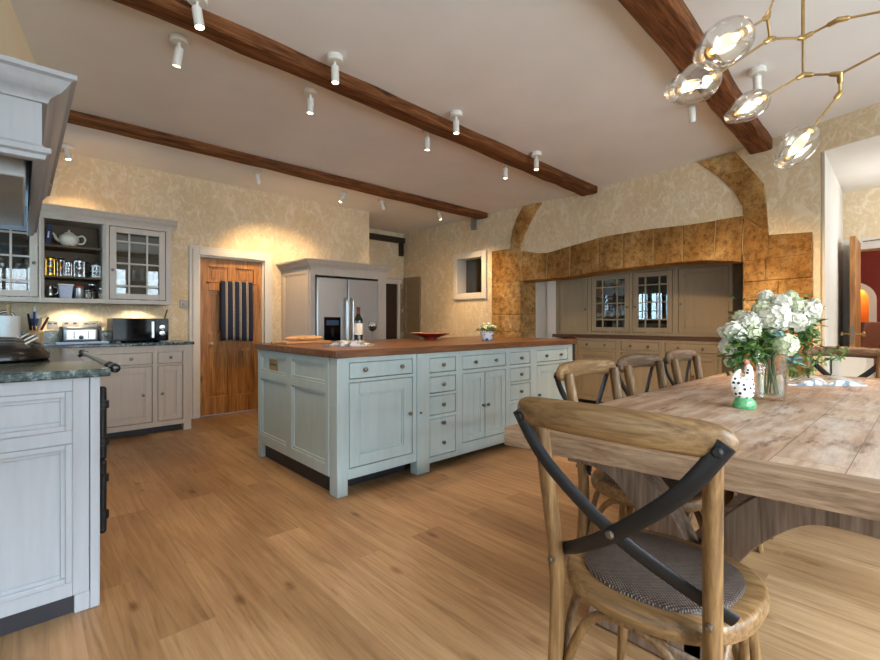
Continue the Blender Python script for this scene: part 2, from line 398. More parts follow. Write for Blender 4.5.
    def build(self, name, mat, parent=None, bevel=0.0, smooth=35, seg=2, sub=0):
        off = wloc(parent) if parent else None
        if off is None:
            xs = [v.x for v in self.v]; ys = [v.y for v in self.v]; zs = [v.z for v in self.v]
            off = Vector(((min(xs) + max(xs)) / 2, (min(ys) + max(ys)) / 2, min(zs)))
        me = bpy.data.meshes.new(name); me.from_pydata([v - off for v in self.v], [], self.f); me.validate()
        bm = bmesh.new(); bm.from_mesh(me); bmesh.ops.recalc_face_normals(bm, faces=bm.faces); bm.to_mesh(me); bm.free()
        me.materials.append(mat if not isinstance(mat, str) else M[mat])
        if smooth:
            me.polygons.foreach_set('use_smooth', [True] * len(me.polygons)); me.set_sharp_from_angle(angle=math.radians(smooth))
        o = bpy.data.objects.new(name, me); COL.objects.link(o)
        if parent: o.parent = parent; WL[o] = off
        else: o.location = off; WL[o] = off.copy()
        if bevel:
            m = o.modifiers.new('bevel', 'BEVEL'); m.width = bevel; m.segments = seg; m.limit_method = 'ANGLE'; m.angle_limit = math.radians(40)
        if sub:
            m = o.modifiers.new('sub', 'SUBSURF'); m.levels = sub; m.render_levels = sub
        return o
def tag(o, label, cat, group=None, kind=None):
    o['label'] = label; o['category'] = cat
    if group: o['group'] = group
    if kind: o['kind'] = kind
    return o
def thing(name, label, cat, loc=(0, 0, 0), group=None):
    o = bpy.data.objects.new(name, None); o.empty_display_size = 0.1; COL.objects.link(o); o.location = loc
    WL[o] = Vector(loc); return tag(o, label, cat, group)
def struct(o):
    o['kind'] = 'structure'; return o
def copy_tree(o, parent=None):
    c = o.copy(); COL.objects.link(c); c.parent = parent
    for ch in list(o.children): copy_tree(ch, c)
    return c

# face frames: u along the face, v up, w outwards
class Face:
    def __init__(self, kind, c): self.k = kind; self.c = c
    def p(self, u, v, w):
        return {'-y': (u, self.c - w, v), '-x': (self.c - w, u, v), '+x': (self.c + w, u, v), '+y': (u, self.c + w, v)}[self.k]
    def box(self, mb, u0, v0, w0, u1, v1, w1):
        a = self.p(u0, v0, w0); b = self.p(u1, v1, w1); mb.box(*a, *b)
    def nrm(self):
        return {'-y': Vector((0, -1, 0)), '-x': Vector((-1, 0, 0)), '+x': Vector((1, 0, 0)), '+y': Vector((0, 1, 0))}[self.k]
def frame_cells(face, mb, u0, u1, v0, v1, openings, w0=0.0, w1=0.02):
    us = sorted({u0, u1} | {o[0] for o in openings} | {o[1] for o in openings}); vs = sorted({v0, v1} | {o[2] for o in openings} | {o[3] for o in openings})
    us = [u for u in us if u0 - 1e-6 <= u <= u1 + 1e-6]; vs = [v for v in vs if v0 - 1e-6 <= v <= v1 + 1e-6]
    for a, b in zip(us, us[1:]):
        run = None
        for c, d in zip(vs, vs[1:]):
            mu, mv = (a + b) / 2, (c + d) / 2
            inside = any(o[0] < mu < o[1] and o[2] < mv < o[3] for o in openings)
            if inside:
                if run: face.box(mb, a, run[0], w0, b, run[1], w1); run = None
            else: run = (run[0], d) if run else (c, d)
        if run: face.box(mb, a, run[0], w0, b, run[1], w1)
def knob(face, u, v, w, parent, mat='pewter', r=0.016):
    mb = MB(); mb.lathe([(r * .55, 0), (r * .45, r * .6), (r * .9, r * .9), (r, r * 1.3), (r * .75, r * 1.75), (r * .2, r * 1.9)], face.p(u, v, w), 12, face.nrm())
    return mb.build('knob', mat, parent)
def drawer(face, root, u0, u1, v0, v1, knobs, mat, gap=0.0055, kv=None, kr=0.016, name='drawer'):
    mb = MB(); g = gap
    face.box(mb, u0 + g, v0 + g, -0.02, u1 - g, v1 - g, 0.017)
    d = mb.build(name, mat, root, 0.0025)
    for k in knobs:
        u, v = k if isinstance(k, tuple) else (k, (v0 + v1) / 2)
        knob(face, u, v, 0.017, d, r=kr)
    return d
def door(face, root, u0, u1, v0, v1, kn, mat, style='panel', bars=None, gap=0.0055, st=0.06, kr=0.015, name='door'):
    mb = MB(); g = gap; a, b, c, d = u0 + g, u1 - g, v0 + g, v1 - g
    op = (a + st, b - st, c + st, d - st)
    frame_cells(face, mb, a, b, c, d, [op], -0.012, 0.017)
    if style != 'glazed':
        face.box(mb, op[0] - .005, op[2] - .005, -0.012, op[1] + .005, op[3] + .005, 0.004)
        m = 0.014
        for q in ((op[0], op[2], op[0] + m, op[3]), (op[1] - m, op[2], op[1], op[3]), (op[0] + m, op[2], op[1] - m, op[2] + m), (op[0] + m, op[3] - m, op[1] - m, op[3])):
            face.box(mb, q[0], q[1], 0.003, q[2], q[3], 0.010)
        if style == 'boarded':
            n = max(2, int((op[1] - op[0]) / 0.07)); s = (op[1] - op[0]) / n
            for i in range(n): face.box(mb, op[0] + i * s + .004, op[2] + .012, 0.0, op[0] + (i + 1) * s - .004, op[3] - .012, 0.007)
    dr = mb.build(name, mat, root, 0.002)
    if style == 'glazed':
        gb = MB(); nb, mbar = bars; t = 0.008
        for q in nb:
            u = op[0] + (op[1] - op[0]) * q; face.box(gb, u - t, op[2], -0.004, u + t, op[3], 0.013)
        for v in mbar:
            vv = op[2] + (op[3] - op[2]) * v; face.box(gb, op[0], vv - t, -0.004, op[1], vv + t, 0.013)
        gb.build('glazing_bar', mat, dr, 0.002)
        pb = MB(); face.box(pb, op[0] - .003, op[2] - .003, -0.002, op[1] + .003, op[3] + .003, 0.002); pb.build('glass_pane', 'pane', dr, smooth=0)
    if kn: knob(face, kn[0], kn[1], 0.017, dr, r=kr)
    return dr
# ================================================================== ROOM SHELL
ZC = 2.80
YF = 5.85            # far wall with the pine door
XL = -0.62
mb = MB(); mb.box(-3.4, -2.6, -0.1, 10.2, 7.3, 0.0); struct(mb.build('floor', 'floor', smooth=0))
mb = MB(); mb.box(-3.4, -2.6, ZC, 5.75, 7.3, ZC + 0.1); struct(mb.build('ceiling', 'ceil', smooth=0))

def flat_wall(name, face, u0, u1, z0, z1, holes, thick, mat):
    mb = MB(); frame_cells(face, mb, u0, u1, z0, z1, holes, -thick, 0.0); return struct(mb.build(name, mat, smooth=0))
dL = aty(198.5, 300, YF).x; dR = aty(263.6, 300, YF).x; dT = 1.905
XC = 3.92            # where the far wall turns back into the alcove
flat_wall('wall_far', Face('-y', YF), XL - .2, XC, 0, ZC, [(dL, dR, -1, dT)], 0.3, 'paper_x')
mb = MB(); mb.box(XC - .3, YF + .301, 0, XC, 6.95, ZC); struct(mb.build('wall_return', 'paper_y', smooth=0))
flat_wall('wall_recess', Face('-y', 6.86), XC - .3, 5.75, 0, ZC, [], 0.2, 'paper_x')
WZ = (4.3, 5.5, 1.08, 2.2)
flat_wall('wall_left', Face('+x', XL), 2.262, 7.0, 0, ZC, [WZ], 0.3, 'cream')
flat_wall('wall_left_return', Face('-y', 2.262), -3.3, XL, 0, ZC, [], 0.2, 'cream')
BZ = (-2.0, 1.85, 0.12, 2.35)
flat_wall('wall_bay', Face('+x', -3.0), -2.6, 2.262, 0, ZC, [BZ], 0.3, 'cream')
BW = [(-1.0, 1.95, 0.6, 2.45), (2.25, 4.1, 0.6, 2.45)]
flat_wall('wall_back', Face('+y', -2.3), -3.3, 5.2, 0, ZC, BW, 0.3, 'plaster')
# right wall: bends gently, holes for the inglenook, the internal window and the passage
A0, A1, AT = 1.24, 4.10, 1.775
SW = (4.77, 5.44, 1.52, 2.22)
P0, P1, PT = -0.55, 0.655, 2.555
holes = [(A0, A1, -1, AT), SW, (P0, P1, -1, PT)]
ys = sorted({-2.6, 7.1} | {p[0] for p in WPTS if -2.6 < p[0] < 7.1} | {q for h in holes for q in h[:2]} | {2.9, 2.0, 0.8, 1.05, 4.4, 0.45, 0.1})
zs = sorted({0, ZC} | {q for h in holes for q in h[2:] if q > 0})
mb = MB(); TW = 0.34
for a, b in zip(ys, ys[1:]):
    for c, d in zip(zs, zs[1:]):
        if any(h[0] < (a + b) / 2 < h[1] and h[2] < (c + d) / 2 < h[3] for h in holes): continue
        xa, xb = wallx(a), wallx(b)
        mb.hexa([(xa, a, c), (xa + TW, a, c), (xb + TW, b, c), (xb, b, c), (xa, a, d), (xa + TW, a, d), (xb + TW, b, d), (xb, b, d)])
struct(mb.build('wall_right', 'paper_y', smooth=0))
# inglenook lining behind the dresser
mb = MB(); mb.box(6.16, A0 - .2, 0, 6.3, A1 + .2, 2.0); mb.box(5.3 + TW + .02, A1 + .001, 0, 6.16, A1 + .2, 2.0); mb.box(5.5, A0 - .2, 0, 6.16, A0 - .001, 2.0); mb.box(5.5, A0, 1.9, 6.16, A1, 2.0)
struct(mb.build('wall_inglenook', 'plaster', smooth=0))
mb = MB(); mb.box(5.76, 3.72, 0, 5.9, A1 - .001, 1.89); mb.box(5.70, 3.715, 0, 5.9, 3.86, 1.89); struct(mb.build('trim_2', 'plaster', smooth=0))

# passage through the thick wall
mb = MB()
xa = wallx(P1) + .002
mb.hexa([(xa, P1 - .03, 0), (6.7, P1 + .035, 0), (6.7, 1.1, 0), (xa + TW + .3, 1.1, 0), (xa, P1 - .03, PT), (6.7, P1 + .035, PT), (6.7, 1.1, PT), (xa + TW + .3, 1.1, PT)])
xb = wallx(P0) + .002
mb.hexa([(xb, P0, 0), (6.7, P0, 0), (6.7, P0 - .3, 0), (xb + .3, P0 - .3, 0), (xb, P0, PT), (6.7, P0, PT), (6.7, P0 - .3, PT), (xb + .3, P0 - .3, PT)])
xq_ = wallx(P1) + .004; PT -= .005
mb.hexa([(xb + .002, P0, PT), (6.7, P0, PT), (6.7, P1, PT), (xq_, P1, PT), (xb + .002, P0, 2.75), (6.7, P0, 2.75), (6.7, P1, 2.75), (xq_, P1, 2.75)])
mb.hexa([(xq_, P1, PT), (6.7, P1, PT), (6.7, 1.1, PT), (xa + TW + .3, 1.1, PT), (xq_, P1, 2.75), (6.7, P1, 2.75), (6.7, 1.1, 2.75), (xa + TW + .3, 1.1, 2.75)])
struct(mb.build('wall_passage', 'plaster', smooth=0))
EH = (-0.42, 0.6, -1, 1.90)
flat_wall('wall_passage_end', Face('-x', 6.7), -0.9, 1.1, 0, 2.75, [EH], 0.16, 'paper_y')
mb = MB(); f = Face('-x', 6.7)
frame_cells(f, mb, EH[0] - .11, EH[1] + .11, 0, EH[3] + .12, [EH], 0.0, 0.03)
frame_cells(f, mb, EH[0] - .06, EH[1] + .06, 0, EH[3] + .06, [EH], 0.03, 0.045)
struct(mb.build('trim_3', 'white', bevel=.004))
# low white step at the foot of the reveal
mb = MB(); mb.box(5.35, 0.40, 0, 6.05, 0.628, 0.84); struct(mb.build('trim_4', 'plaster', bevel=.01))
# dining room beyond
f = Face('-x', 9.5); nc, nw, ns = 0.87, 0.19, 1.46
mb = MB(); f.box(mb, -3.0, 0, -.15, nc - nw, 2.8, 0); f.box(mb, nc + nw, 0, -.15, 3.2, 2.8, 0)
arc = [(nc + nw * math.cos(PI * i / 16), ns + nw * math.sin(PI * i / 16)) for i in range(17)]
for (u0, v0), (u1, v1) in zip(arc, arc[1:]):
    mb.hexa([f.p(u1, v1, 0), f.p(u0, v0, 0), f.p(u0, v0, -.15), f.p(u1, v1, -.15), f.p(u1, 2.8, 0), f.p(u0, 2.8, 0), f.p(u0, 2.8, -.15), f.p(u1, 2.8, -.15)])
mb.box(6.862, -3.0, 0, 9.5, -2.9, 2.8); mb.box(6.862, 3.1, 0, 9.5, 3.2, 2.8); mb.box(6.862, -3.0, 0, 6.9, -.75, 2.8); mb.box(6.862, .95, 0, 6.9, 3.2, 2.8)
struct(mb.build('wall_dining', 'redwall', smooth=0))
mb = MB(); mb.box(6.87, -3.0, 2.8, 9.9, 3.2, 2.9); struct(mb.build('ceiling_dining', 'ceil', smooth=0))
mb = MB(); mb.box(9.95, nc - .4, 0, 10.0, nc + .4, 2.0); mb.box(9.66, nc - .45, 0, 9.95, nc - .3, 2.0); mb.box(9.66, nc + .3, 0, 9.95, nc + .45, 2.0); mb.box(9.66, nc - .45, 1.9, 9.95, nc + .45, 2.0)
struct(mb.build('wall_niche', 'ochre', smooth=0))
mb = MB(); prev = None
ring = [(nc + nw, 0.0)] + arc + [(nc - nw, 0.0)]
ow = nw + .085
oarc = [(nc + ow, 0.0)] + [(nc + ow * math.cos(PI * i / 16), ns + ow * math.sin(PI * i / 16)) for i in range(17)] + [(nc - ow, 0.0)]
for (a, b, c, d) in zip(ring, ring[1:], oarc, oarc[1:]):
    mb.hexa([f.p(*a, 0), f.p(*b, 0), f.p(*d, 0), f.p(*c, 0), f.p(*a, .03), f.p(*b, .03), f.p(*d, .03), f.p(*c, .03)])
struct(mb.build('trim_5', 'plaster', smooth=0))

# windows (real openings with panes and bars; the daylight comes through them)
def window(n, face, u0, u1, z0, z1, nx, nz, depth, mat, wide=0.06):
    op = []; w = (u1 - u0 - wide * (nx + 1)) / nx
    for i in range(nx): op.append((u0 + wide + i * (w + wide), u0 + wide + i * (w + wide) + w, z0 + wide, z1 - wide))
    mb = MB(); frame_cells(face, mb, u0, u1, z0, z1, op, -depth - .07, -depth)
    r = mb.build('window_%d' % n, mat, bevel=.004); struct(r)
    b = MB(); p = MB()
    for o in op:
        for k in range(1, nz):
            v = o[2] + (o[3] - o[2]) * k / nz; face.box(b, o[0], v - .01, -depth - .05, o[1], v + .01, -depth - .02)
        um = (o[0] + o[1]) / 2; face.box(b, um - .01, o[2], -depth - .05, um + .01, o[3], -depth - .02)
        face.box(p, o[0], o[2], -depth - .04, o[1], o[3], -depth - .035)
    b.build('glazing_bar', mat, r, smooth=0); p.build('glass_pane', 'winepane', r, smooth=0); return r
window(1, Face('+x', XL), *WZ, 3, 4, .08, 'lead', .09)
window(2, Face('+y', -2.3), *BW[0], 4, 4, .08, 'white'); window(3, Face('+y', -2.3), *BW[1], 3, 4, .08, 'white')
window(5, Face('+x', -3.0), *BZ, 5, 4, .08, 'white')
# internal window in the right wall
f = Face('-x', wallx(5.1)); mb = MB()
frame_cells(f, mb, SW[0] - .03, SW[1] + .03, SW[2] - .03, SW[3] + .03, [(SW[0] + .06, SW[1] - .06, SW[2] + .07, SW[3] - .07)], -.02, .035)
r = struct(mb.build('window_4', 'white', bevel=.005))
mb = MB(); frame_cells(f, mb, SW[0] + .002, SW[1] - .002, SW[2] + .002, SW[3] - .002, [(SW[0] + .055, SW[1] - .055, SW[2] + .06, SW[3] - .06)], -.2, -.021); mb.build('reveal', 'white', r, smooth=0)
mb = MB(); f.box(mb, SW[0] + .05, SW[2] + .05, -.215, SW[1] - .05, SW[3] - .05, -.205); mb.build('glass_pane', glassy('dusky pane', (.5, .52, .48, 1), .12, .6), r, smooth=0)
mb = MB(); f.box(mb, SW[0] - .1, SW[2] - .1, -.95, SW[1] + .1, SW[3] + .1, -.9)
for q in ((SW[0] - .1, SW[2] - .1, SW[0] - .05, SW[3] + .1), (SW[1] + .05, SW[2] - .1, SW[1] + .1, SW[3] + .1), (SW[0] - .05, SW[2] - .1, SW[1] + .05, SW[2] - .05), (SW[0] - .05, SW[3] + .05, SW[1] + .05, SW[3] + .1)): f.box(mb, q[0], q[1], -.9, q[2], q[3], -.345)
mb.build('room_behind', plain('dim green grey wall', (110, 112, 98), .9), r, smooth=0)

# pine door
f = Face('-y', YF); mb = MB()
for a, w1, zt in ((.105, .025, .1), (.07, .04, .065), (.028, .03, .03)):
    frame_cells(f, mb, dL - a, dR + a, 0, dT + zt, [(dL, dR, -1, dT)], 0.0, w1)
frame_cells(f, mb, dL - .002, dR + .002, 0, dT + .002, [(dL + .02, dR - .02, -1, dT - .02)], -.3, 0.0)
struct(mb.build('trim_1', 'white', bevel=.004))
fd = Face('-y', YF + .05); d0, d1 = dL + .022, dR - .022; mid = (d0 + d1) / 2; st = .095; zt = dT - .024
op = []
for a, b in ((d0 + st, mid - st / 2), (mid + st / 2, d1 - st)):
    op += [(a, b, .22, .80), (a, b, .98, 1.50), (a, b, 1.60, zt - .1)]
mb = MB(); frame_cells(fd, mb, d0, d1, 0.008, zt, op, -.022, .022)
D1 = struct(mb.build('door_1', 'pine', bevel=.003))
mb = MB()
for o in op:
    fd.box(mb, o[0] - .01, o[2] - .01, -.01, o[1] + .01, o[3] + .01, .004)
    fd.box(mb, o[0] + .04, o[2] + .04, 0, o[1] - .04, o[3] - .04, .013)
mb.build('door_panel', 'pine', D1, bevel=.004)
p = aty(210.6, 344, YF + .03); mb = MB()
mb.lathe([(.024, 0), (.024, .006), (.01, .01), (.009, .035), (.024, .042), (.028, .055), (.02, .068), (.004, .072)], (p.x, YF + .027, p.z), 16, (0, -1, 0)); mb.build('door_knob', 'brass', D1)
# towel on a rail hung on the door
ra, rb = aty(208, 281, YF - .05), aty(256.5, 285, YF - .05); zr = (ra.z + rb.z) / 2
T = thing('towel_rail', 'thin wooden towel rail fixed across the pine door', 'towel rail', (ra.x, YF, zr))
mb = MB(); mb.tube([(ra.x, YF - .05, zr), (rb.x, YF - .05, zr)], .010, 12); mb.build('rail', 'pinex', T)
for x in (ra.x + .02, rb.x - .02):
    mb = MB(); mb.tube([(x, YF + .027, zr), (x, YF - .05, zr)], .008, 10); mb.lathe([(.02, 0), (.02, .008), (.008, .014)], (x, YF + .026, zr), 12, (0, -1, 0)); mb.build('bracket', 'pinex', T)
ta, tb = aty(220.5, 300, YF - .06).x, aty(252.5, 300, YF - .06).x; zb = aty(236, 340.5, YF - .06).z
mb = MB(); nu, prof = 28, []
for i in range(9): prof.append((YF - .035 + .0, zb + .12 + (zr - zb - .13) * i / 8))
for i in range(7):
    a = PI * i / 6; prof.append((YF - .05 + .0145 * math.cos(a), zr + .0145 * math.sin(a)))
for i in range(14): prof.append((YF - .0655 - .001 * i / 3, zr - .012 - (zr - zb - .012) * i / 13))
n = len(prof)
for i in range(nu + 1):
    u = i / nu
    for j, (y, z) in enumerate(prof):
        hang = max(0, min(1, (zr - z) / .35)); front = 1 if j > 11 else -.2
        mb.v.append(Vector((ta + (tb - ta) * u + .004 * hang * math.sin(9 * u), y - .010 * hang * front * (1 + math.sin(u * 17 + 1)) * .6, z + (.012 * math.sin(u * 5) * hang if front > 0 else 0))))
for i in range(nu):
    for j in range(n - 1): mb.f.append((i * n + j, i * n + j + 1, (i + 1) * n + j + 1, (i + 1) * n + j))
tw = mb.build('striped_towel', 'towel', smooth=80)
m = tw.modifiers.new('thick', 'SOLIDIFY'); m.thickness = .005; m.offset = 1
tag(tw, 'navy towel with cream stripes hanging over the rail on the pine door', 'towel')
# light switch beside the door
p = aty(184, 304, YF); T = thing('light_switch', 'chrome light switch on the wall left of the pine door', 'light switch', (p.x, YF, p.z - .05))
mb = MB(); mb.box(p.x - .045, YF - .010, p.z - .045, p.x + .045, YF - .0005, p.z + .045); mb.build('plate', 'socket', T, .004)
mb = MB(); mb.lathe([(.02, 0), (.018, .012), (.004, .014)], (p.x, YF - .010, p.z), 14, (0, -1, 0)); mb.build('dimmer_knob', 'pewter', T)

# skirting
def skirt(name, pts, h=.12, t=.018):
    mb = MB()
    for (x0, y0), (x1, y1) in pts: mb.box(x0, y0, 0, x1, y1, h)
    return struct(mb.build(name, 'white', bevel=.004))
skirt('baseboard_far', [((1.30, YF - .018), (dL - .106, YF - .001)), ((dR + .106, YF - .018), (2.53, YF - .001))])

# ------------------------------------------------------------------ beams
def beam(name, label, n0, n1, f0, f1, zb, x0, x1):
    def at(p, q, x): return p[1] + (q[1] - p[1]) * (x - p[0]) / (q[0] - p[0])
    mb = MB(); N = 26; rows = []
    for i in range(N + 1):
        x = x0 + (x1 - x0) * i / N; a = at(n0, n1, x) + random.uniform(-.008, .008); b = at(f0, f1, x) + random.uniform(-.008, .008); z = zb + random.uniform(-.005, .005)
        rows.append([(x, a, ZC + .02), (x, a, z + .012), (x, a + .014, z), (x, b - .012, z), (x, b, z + .012), (x, b, ZC + .02)])
    for r in rows: mb.v += [Vector(q) for q in r]
    for i in range(N):
        for j in range(6): mb.f.append((i * 6 + j, i * 6 + (j + 1) % 6, (i + 1) * 6 + (j + 1) % 6, (i + 1) * 6 + j))
    mb.f += [tuple(range(6)), tuple(N * 6 + j for j in reversed(range(6)))]
    return tag(mb.build(name, 'beam', smooth=30), label, 'beam', None, 'thing')
beam('ceiling_beam', 'long dark oak ceiling beam between the paired spotlights above the island', (.71, 2.66), (5.29, 2.84), (.55, 2.79), (5.25, 3.05), 2.72, XL + .01, 5.26)
beam('ceiling_beam', 'thin dark oak ceiling beam nearest the pine door and fridge', (.304, 4.63), (5.295, 4.66), (.297, 4.75), (5.28, 4.86), 2.725, XL + .01, 5.30)
beam('ceiling_beam', 'dark oak ceiling beam above the dining table, behind the glass globes', (2.548, .887), (5.11, 1.013), (2.193, 1.06), (5.015, 1.19), 2.705, -.4, 5.08)
ra = aty(366, 233, 6.8); rb = aty(410, 242, 6.8)
T = thing('bracketed_beam', 'small blackened beam with a drop bracket high in the corner recess', 'beam', (XC, 6.8, 2.3))
mb = MB(); mb.box(XC + .002, 6.77, 2.60, 5.345, 6.859, 2.70); mb.build('lintel_beam', plain('blackened oak', (44, 26, 16), .7), T, .006)
mb = MB(); mb.box(5.25, 6.79, 2.36, 5.33, 6.859, 2.60); mb.build('drop_bracket', bpy.data.materials['blackened oak'], T, .008)
# small grey device on the right wall under the thin beam
p = onwall(475, 223); mb = MB(); mb.box(p.x - .05, p.y - .045, p.z - .11, p.x - .003, p.y + .045, p.z + .11)
tag(mb.build('wall_sensor', 'dullgrey', bevel=.006), 'small grey box on the right wall just below the thin beam end', 'sensor')

# ------------------------------------------------------------------ stone surround
def W3(q, out): p = onwall(*q); return Vector((p.x - out, p.y, p.z))
ST = thing('stone_surround', 'golden stone inglenook surround with curved ribs around the built-in dresser', 'stone arch', (5.2, 2.6, 0))
def stone_block(mb, pts, out, deep):
    """block with its outline on the wall face, standing proud by out"""
    front = [onwall(*q) if not isinstance(q, Vector) else q for q in pts]
    c = sum(front, Vector()) / len(front)
    fr = [Vector((p.x - out, p.y, p.z)) for p in front]; bk = [Vector((p.x + deep, p.y, p.z)) for p in front]
    inn = [Vector((p.x - out - .007, p.y + (c.y - p.y) * .04, p.z + (c.z - p.z) * .05)) for p in front]
    n = len(front); k = len(mb.v); mb.v += bk + fr + inn
    mb.f += [tuple(range(n)), tuple(2 * n + i for i in range(n))]
    for i in range(n):
        j = (i + 1) % n; mb.f += [(i, j, n + j, n + i), (n + i, n + j, 2 * n + j, 2 * n + i)]
    for fi in range(len(mb.f) - 2 - 2 * n, len(mb.f)): mb.f[fi] = tuple(a + k for a in mb.f[fi])
def lerp(tab, x):
    for (x0, y0), (x1, y1) in zip(tab, tab[1:]):
        if x <= x1: break
    return y0 + (y1 - y0) * (x - x0) / (x1 - x0)
top = [(492, 251.5), (510, 250), (521, 251), (543.6, 254), (571, 246), (602.7, 237), (630, 232.5), (655, 228.8), (690, 225), (716, 220.5), (744, 215.5), (766, 235), (812.5, 232.5)]
bot = [(492, 283), (521, 281.6), (537, 280), (566, 277.7), (598, 271.5), (632, 267.5), (675, 263), (707.5, 260.5), (742.5, 262.5), (812, 290)]
mb = MB(); g = .55
xs = [521, 547, 570, 599.5, 623.5, 654.5, 683, 714]
for a, b in zip(xs, xs[1:]):
    m = [a + (b - a) * k / 3 for k in range(4)]
    m[0] += g; m[-1] -= g
    sk = lambda q, i: (q + (2.5 if q > 700 else 1.0 if q < 600 else 0), lerp(top, q))
    stone_block(mb, [(q, lerp(bot, q)) for q in m] + [sk(q, 0) for q in reversed(m)], .02, .30)
stone_block(mb, [(714 + g, 260.8), (728, 261.3), (742, 262.3), (742.5, 235), (744, 216), (730, 218.3), (716.5 + g, 220.4)], .02, .30)
mb.build('lintel', 'stone', ST, bevel=.006)
mb = MB()
for a, b in zip(xs, xs[1:]):
    m = [a + (b - a) * k / 3 for k in range(4)]
    P = [onwall(q, lerp(bot, q) - .8) for q in m] + [onwall(q, lerp(top, q) + .8) for q in reversed(m)]; mb.prism([p - Vector((.012, 0, 0)) for p in P], (.2, 0, 0))
mb.prism([onwall(*q) - Vector((.012, 0, 0)) for q in ((714, 260), (741, 261.3), (741, 216.5), (714, 221.5))], (.2, 0, 0))
mb.build('mortar', 'mortar', ST, smooth=0)
mb = MB()
zl = [0, .42, .72, .98, 1.23, 1.47]; yl0, yl1 = onwall(492.5, 300).y, A1 - .02
ztop = onwall(492, 251.5).z
zl2 = zl + [1.70, ztop]
for i, (a, b) in enumerate(zip(zl2, zl2[1:])):
    cut = [yl0, yl0 - .27, yl1] if i % 2 == 0 and i < 6 else [yl0, yl1]
    for ya, yb in zip(cut, cut[1:]):
        x = (wallx(ya) + wallx(yb)) / 2
        stone_block(mb, [Vector((x, ya - .001, a + .001)), Vector((x, yb + .001, a + .001)), Vector((x, yb + .001, b - .001)), Vector((x, ya - .001, b - .001))], .02, .36)
mb.build('pier', 'stone', ST, bevel=.006)
mb = MB()
yr0, yr1 = A0 + .012, onwall(813, 260).y
zt0, zt1 = onwall(742.5, 262.3).z, onwall(790, 234).z
zr_ = [0, .40, .66, .93, 1.15, 1.32, 1.50, 1.70]
for i, (a, b) in enumerate(zip(zr_, zr_[1:])):
    cut = [yr0, .96, yr1] if i % 2 else [yr0, 1.06, yr1] if i % 3 == 0 else [yr0, yr1]
    for ya, yb in zip(cut, cut[1:]):
        F = [Vector((wallx(y), y, z)) for y, z in ((ya - .001, a + .001), (yb + .001, a + .001), (yb + .001, b - .001), (ya - .001, b - .001))]
        stone_block(mb, F, .02, .34 if ya == yr0 else .1)
zj = onwall(742.8, 262.2).z
y7 = onwall(768.5, 245).y; q7 = Vector((wallx(y7), y7, 1.70))
stone_block(mb, [onwall(743, 262.2), q7, onwall(768.8, 232.6), onwall(744.4, 216)], .02, .1)
stone_block(mb, [q7, Vector((wallx(yr1), yr1, 1.70)), onwall(812.5, 232.3), onwall(769, 235.2)], .02, .1)
mb.build('pier', 'stone', ST, bevel=.006)
mb = MB()
L = [(510.5, 250), (513, 232), (517, 219), (523.5, 206.5)]; Rr = [(520.5, 251), (524.5, 236), (531.5, 220.5), (542.5, 202.5)]
for i in range(3): stone_block(mb, [L[i], L[i + 1], Rr[i + 1], Rr[i]], .016, .06)
mb.build('rib', 'stone', ST, bevel=.004)
mb = MB()
L = [(743.8, 215.5), (743, 207), (735, 192.5), (720, 177.5), (698, 162.5)]; Rr = [(768.5, 232), (766.5, 203), (764, 184), (751, 168.8), (735.5, 152)]
for i in range(4): stone_block(mb, [L[i], L[i + 1], Rr[i + 1], Rr[i]], .018, .06)
mb.build('rib', 'stone', ST, bevel=.004)
# ================================================================== CABINETRY
def carcass(face, root, u0, u1, v0, v1, depth, mat, name='carcass'):
    mb = MB(); face.box(mb, u0, v0, -depth, u1, v1, -0.021); return mb.build(name, mat, root, smooth=0)
def frame(face, root, u0, u1, v0, v1, ops, mat, name='face_frame', w1=0.02):
    mb = MB(); frame_cells(face, mb, u0, u1, v0, v1, ops, -0.02, w1 - .001); return mb.build(name, mat, root, smooth=0)
def hollow(face, root, u0, u1, v0, v1, depth, mat, inner, shelves, name='carcass'):
    mb = MB(); t = .018
    face.box(mb, u0, v0, -depth, u0 + t, v1, -.021); face.box(mb, u1 - t, v0, -depth, u1, v1, -.021)
    face.box(mb, u0 + t, v0, -depth, u1 - t, v0 + t, -.021); face.box(mb, u0 + t, v1 - t, -depth, u1 - t, v1, -.021)
    c = mb.build(name, mat, root, smooth=0)
    mb = MB(); n = max(2, int((u1 - u0) / .13)); s = (u1 - u0 - 2 * t) / n
    for i in range(n): face.box(mb, u0 + t + i * s + .002, v0 + t, -depth + .002, u0 + t + (i + 1) * s - .002, v1 - t, -depth + .016)
    face.box(mb, u0 + t, v0 + t, -depth, u1 - t, v1 - t, -depth + .008)
    mb.build('back_panel', inner, root, smooth=0)
    for v in shelves:
        mb = MB(); face.box(mb, u0 + t, v - .018, -depth + .016, u1 - t, v, -.03); mb.build('shelf', inner, root, .002)
    return c
CROWN = [(0, 0), (.012, 0), (.016, .014), (.030, .030), (.038, .034), (.050, .052), (.060, .072), (.072, .078), (.072, .094), (0, .094)]
def sc(p, k, m=None): return [(a * k, b * (m or k)) for a, b in p]

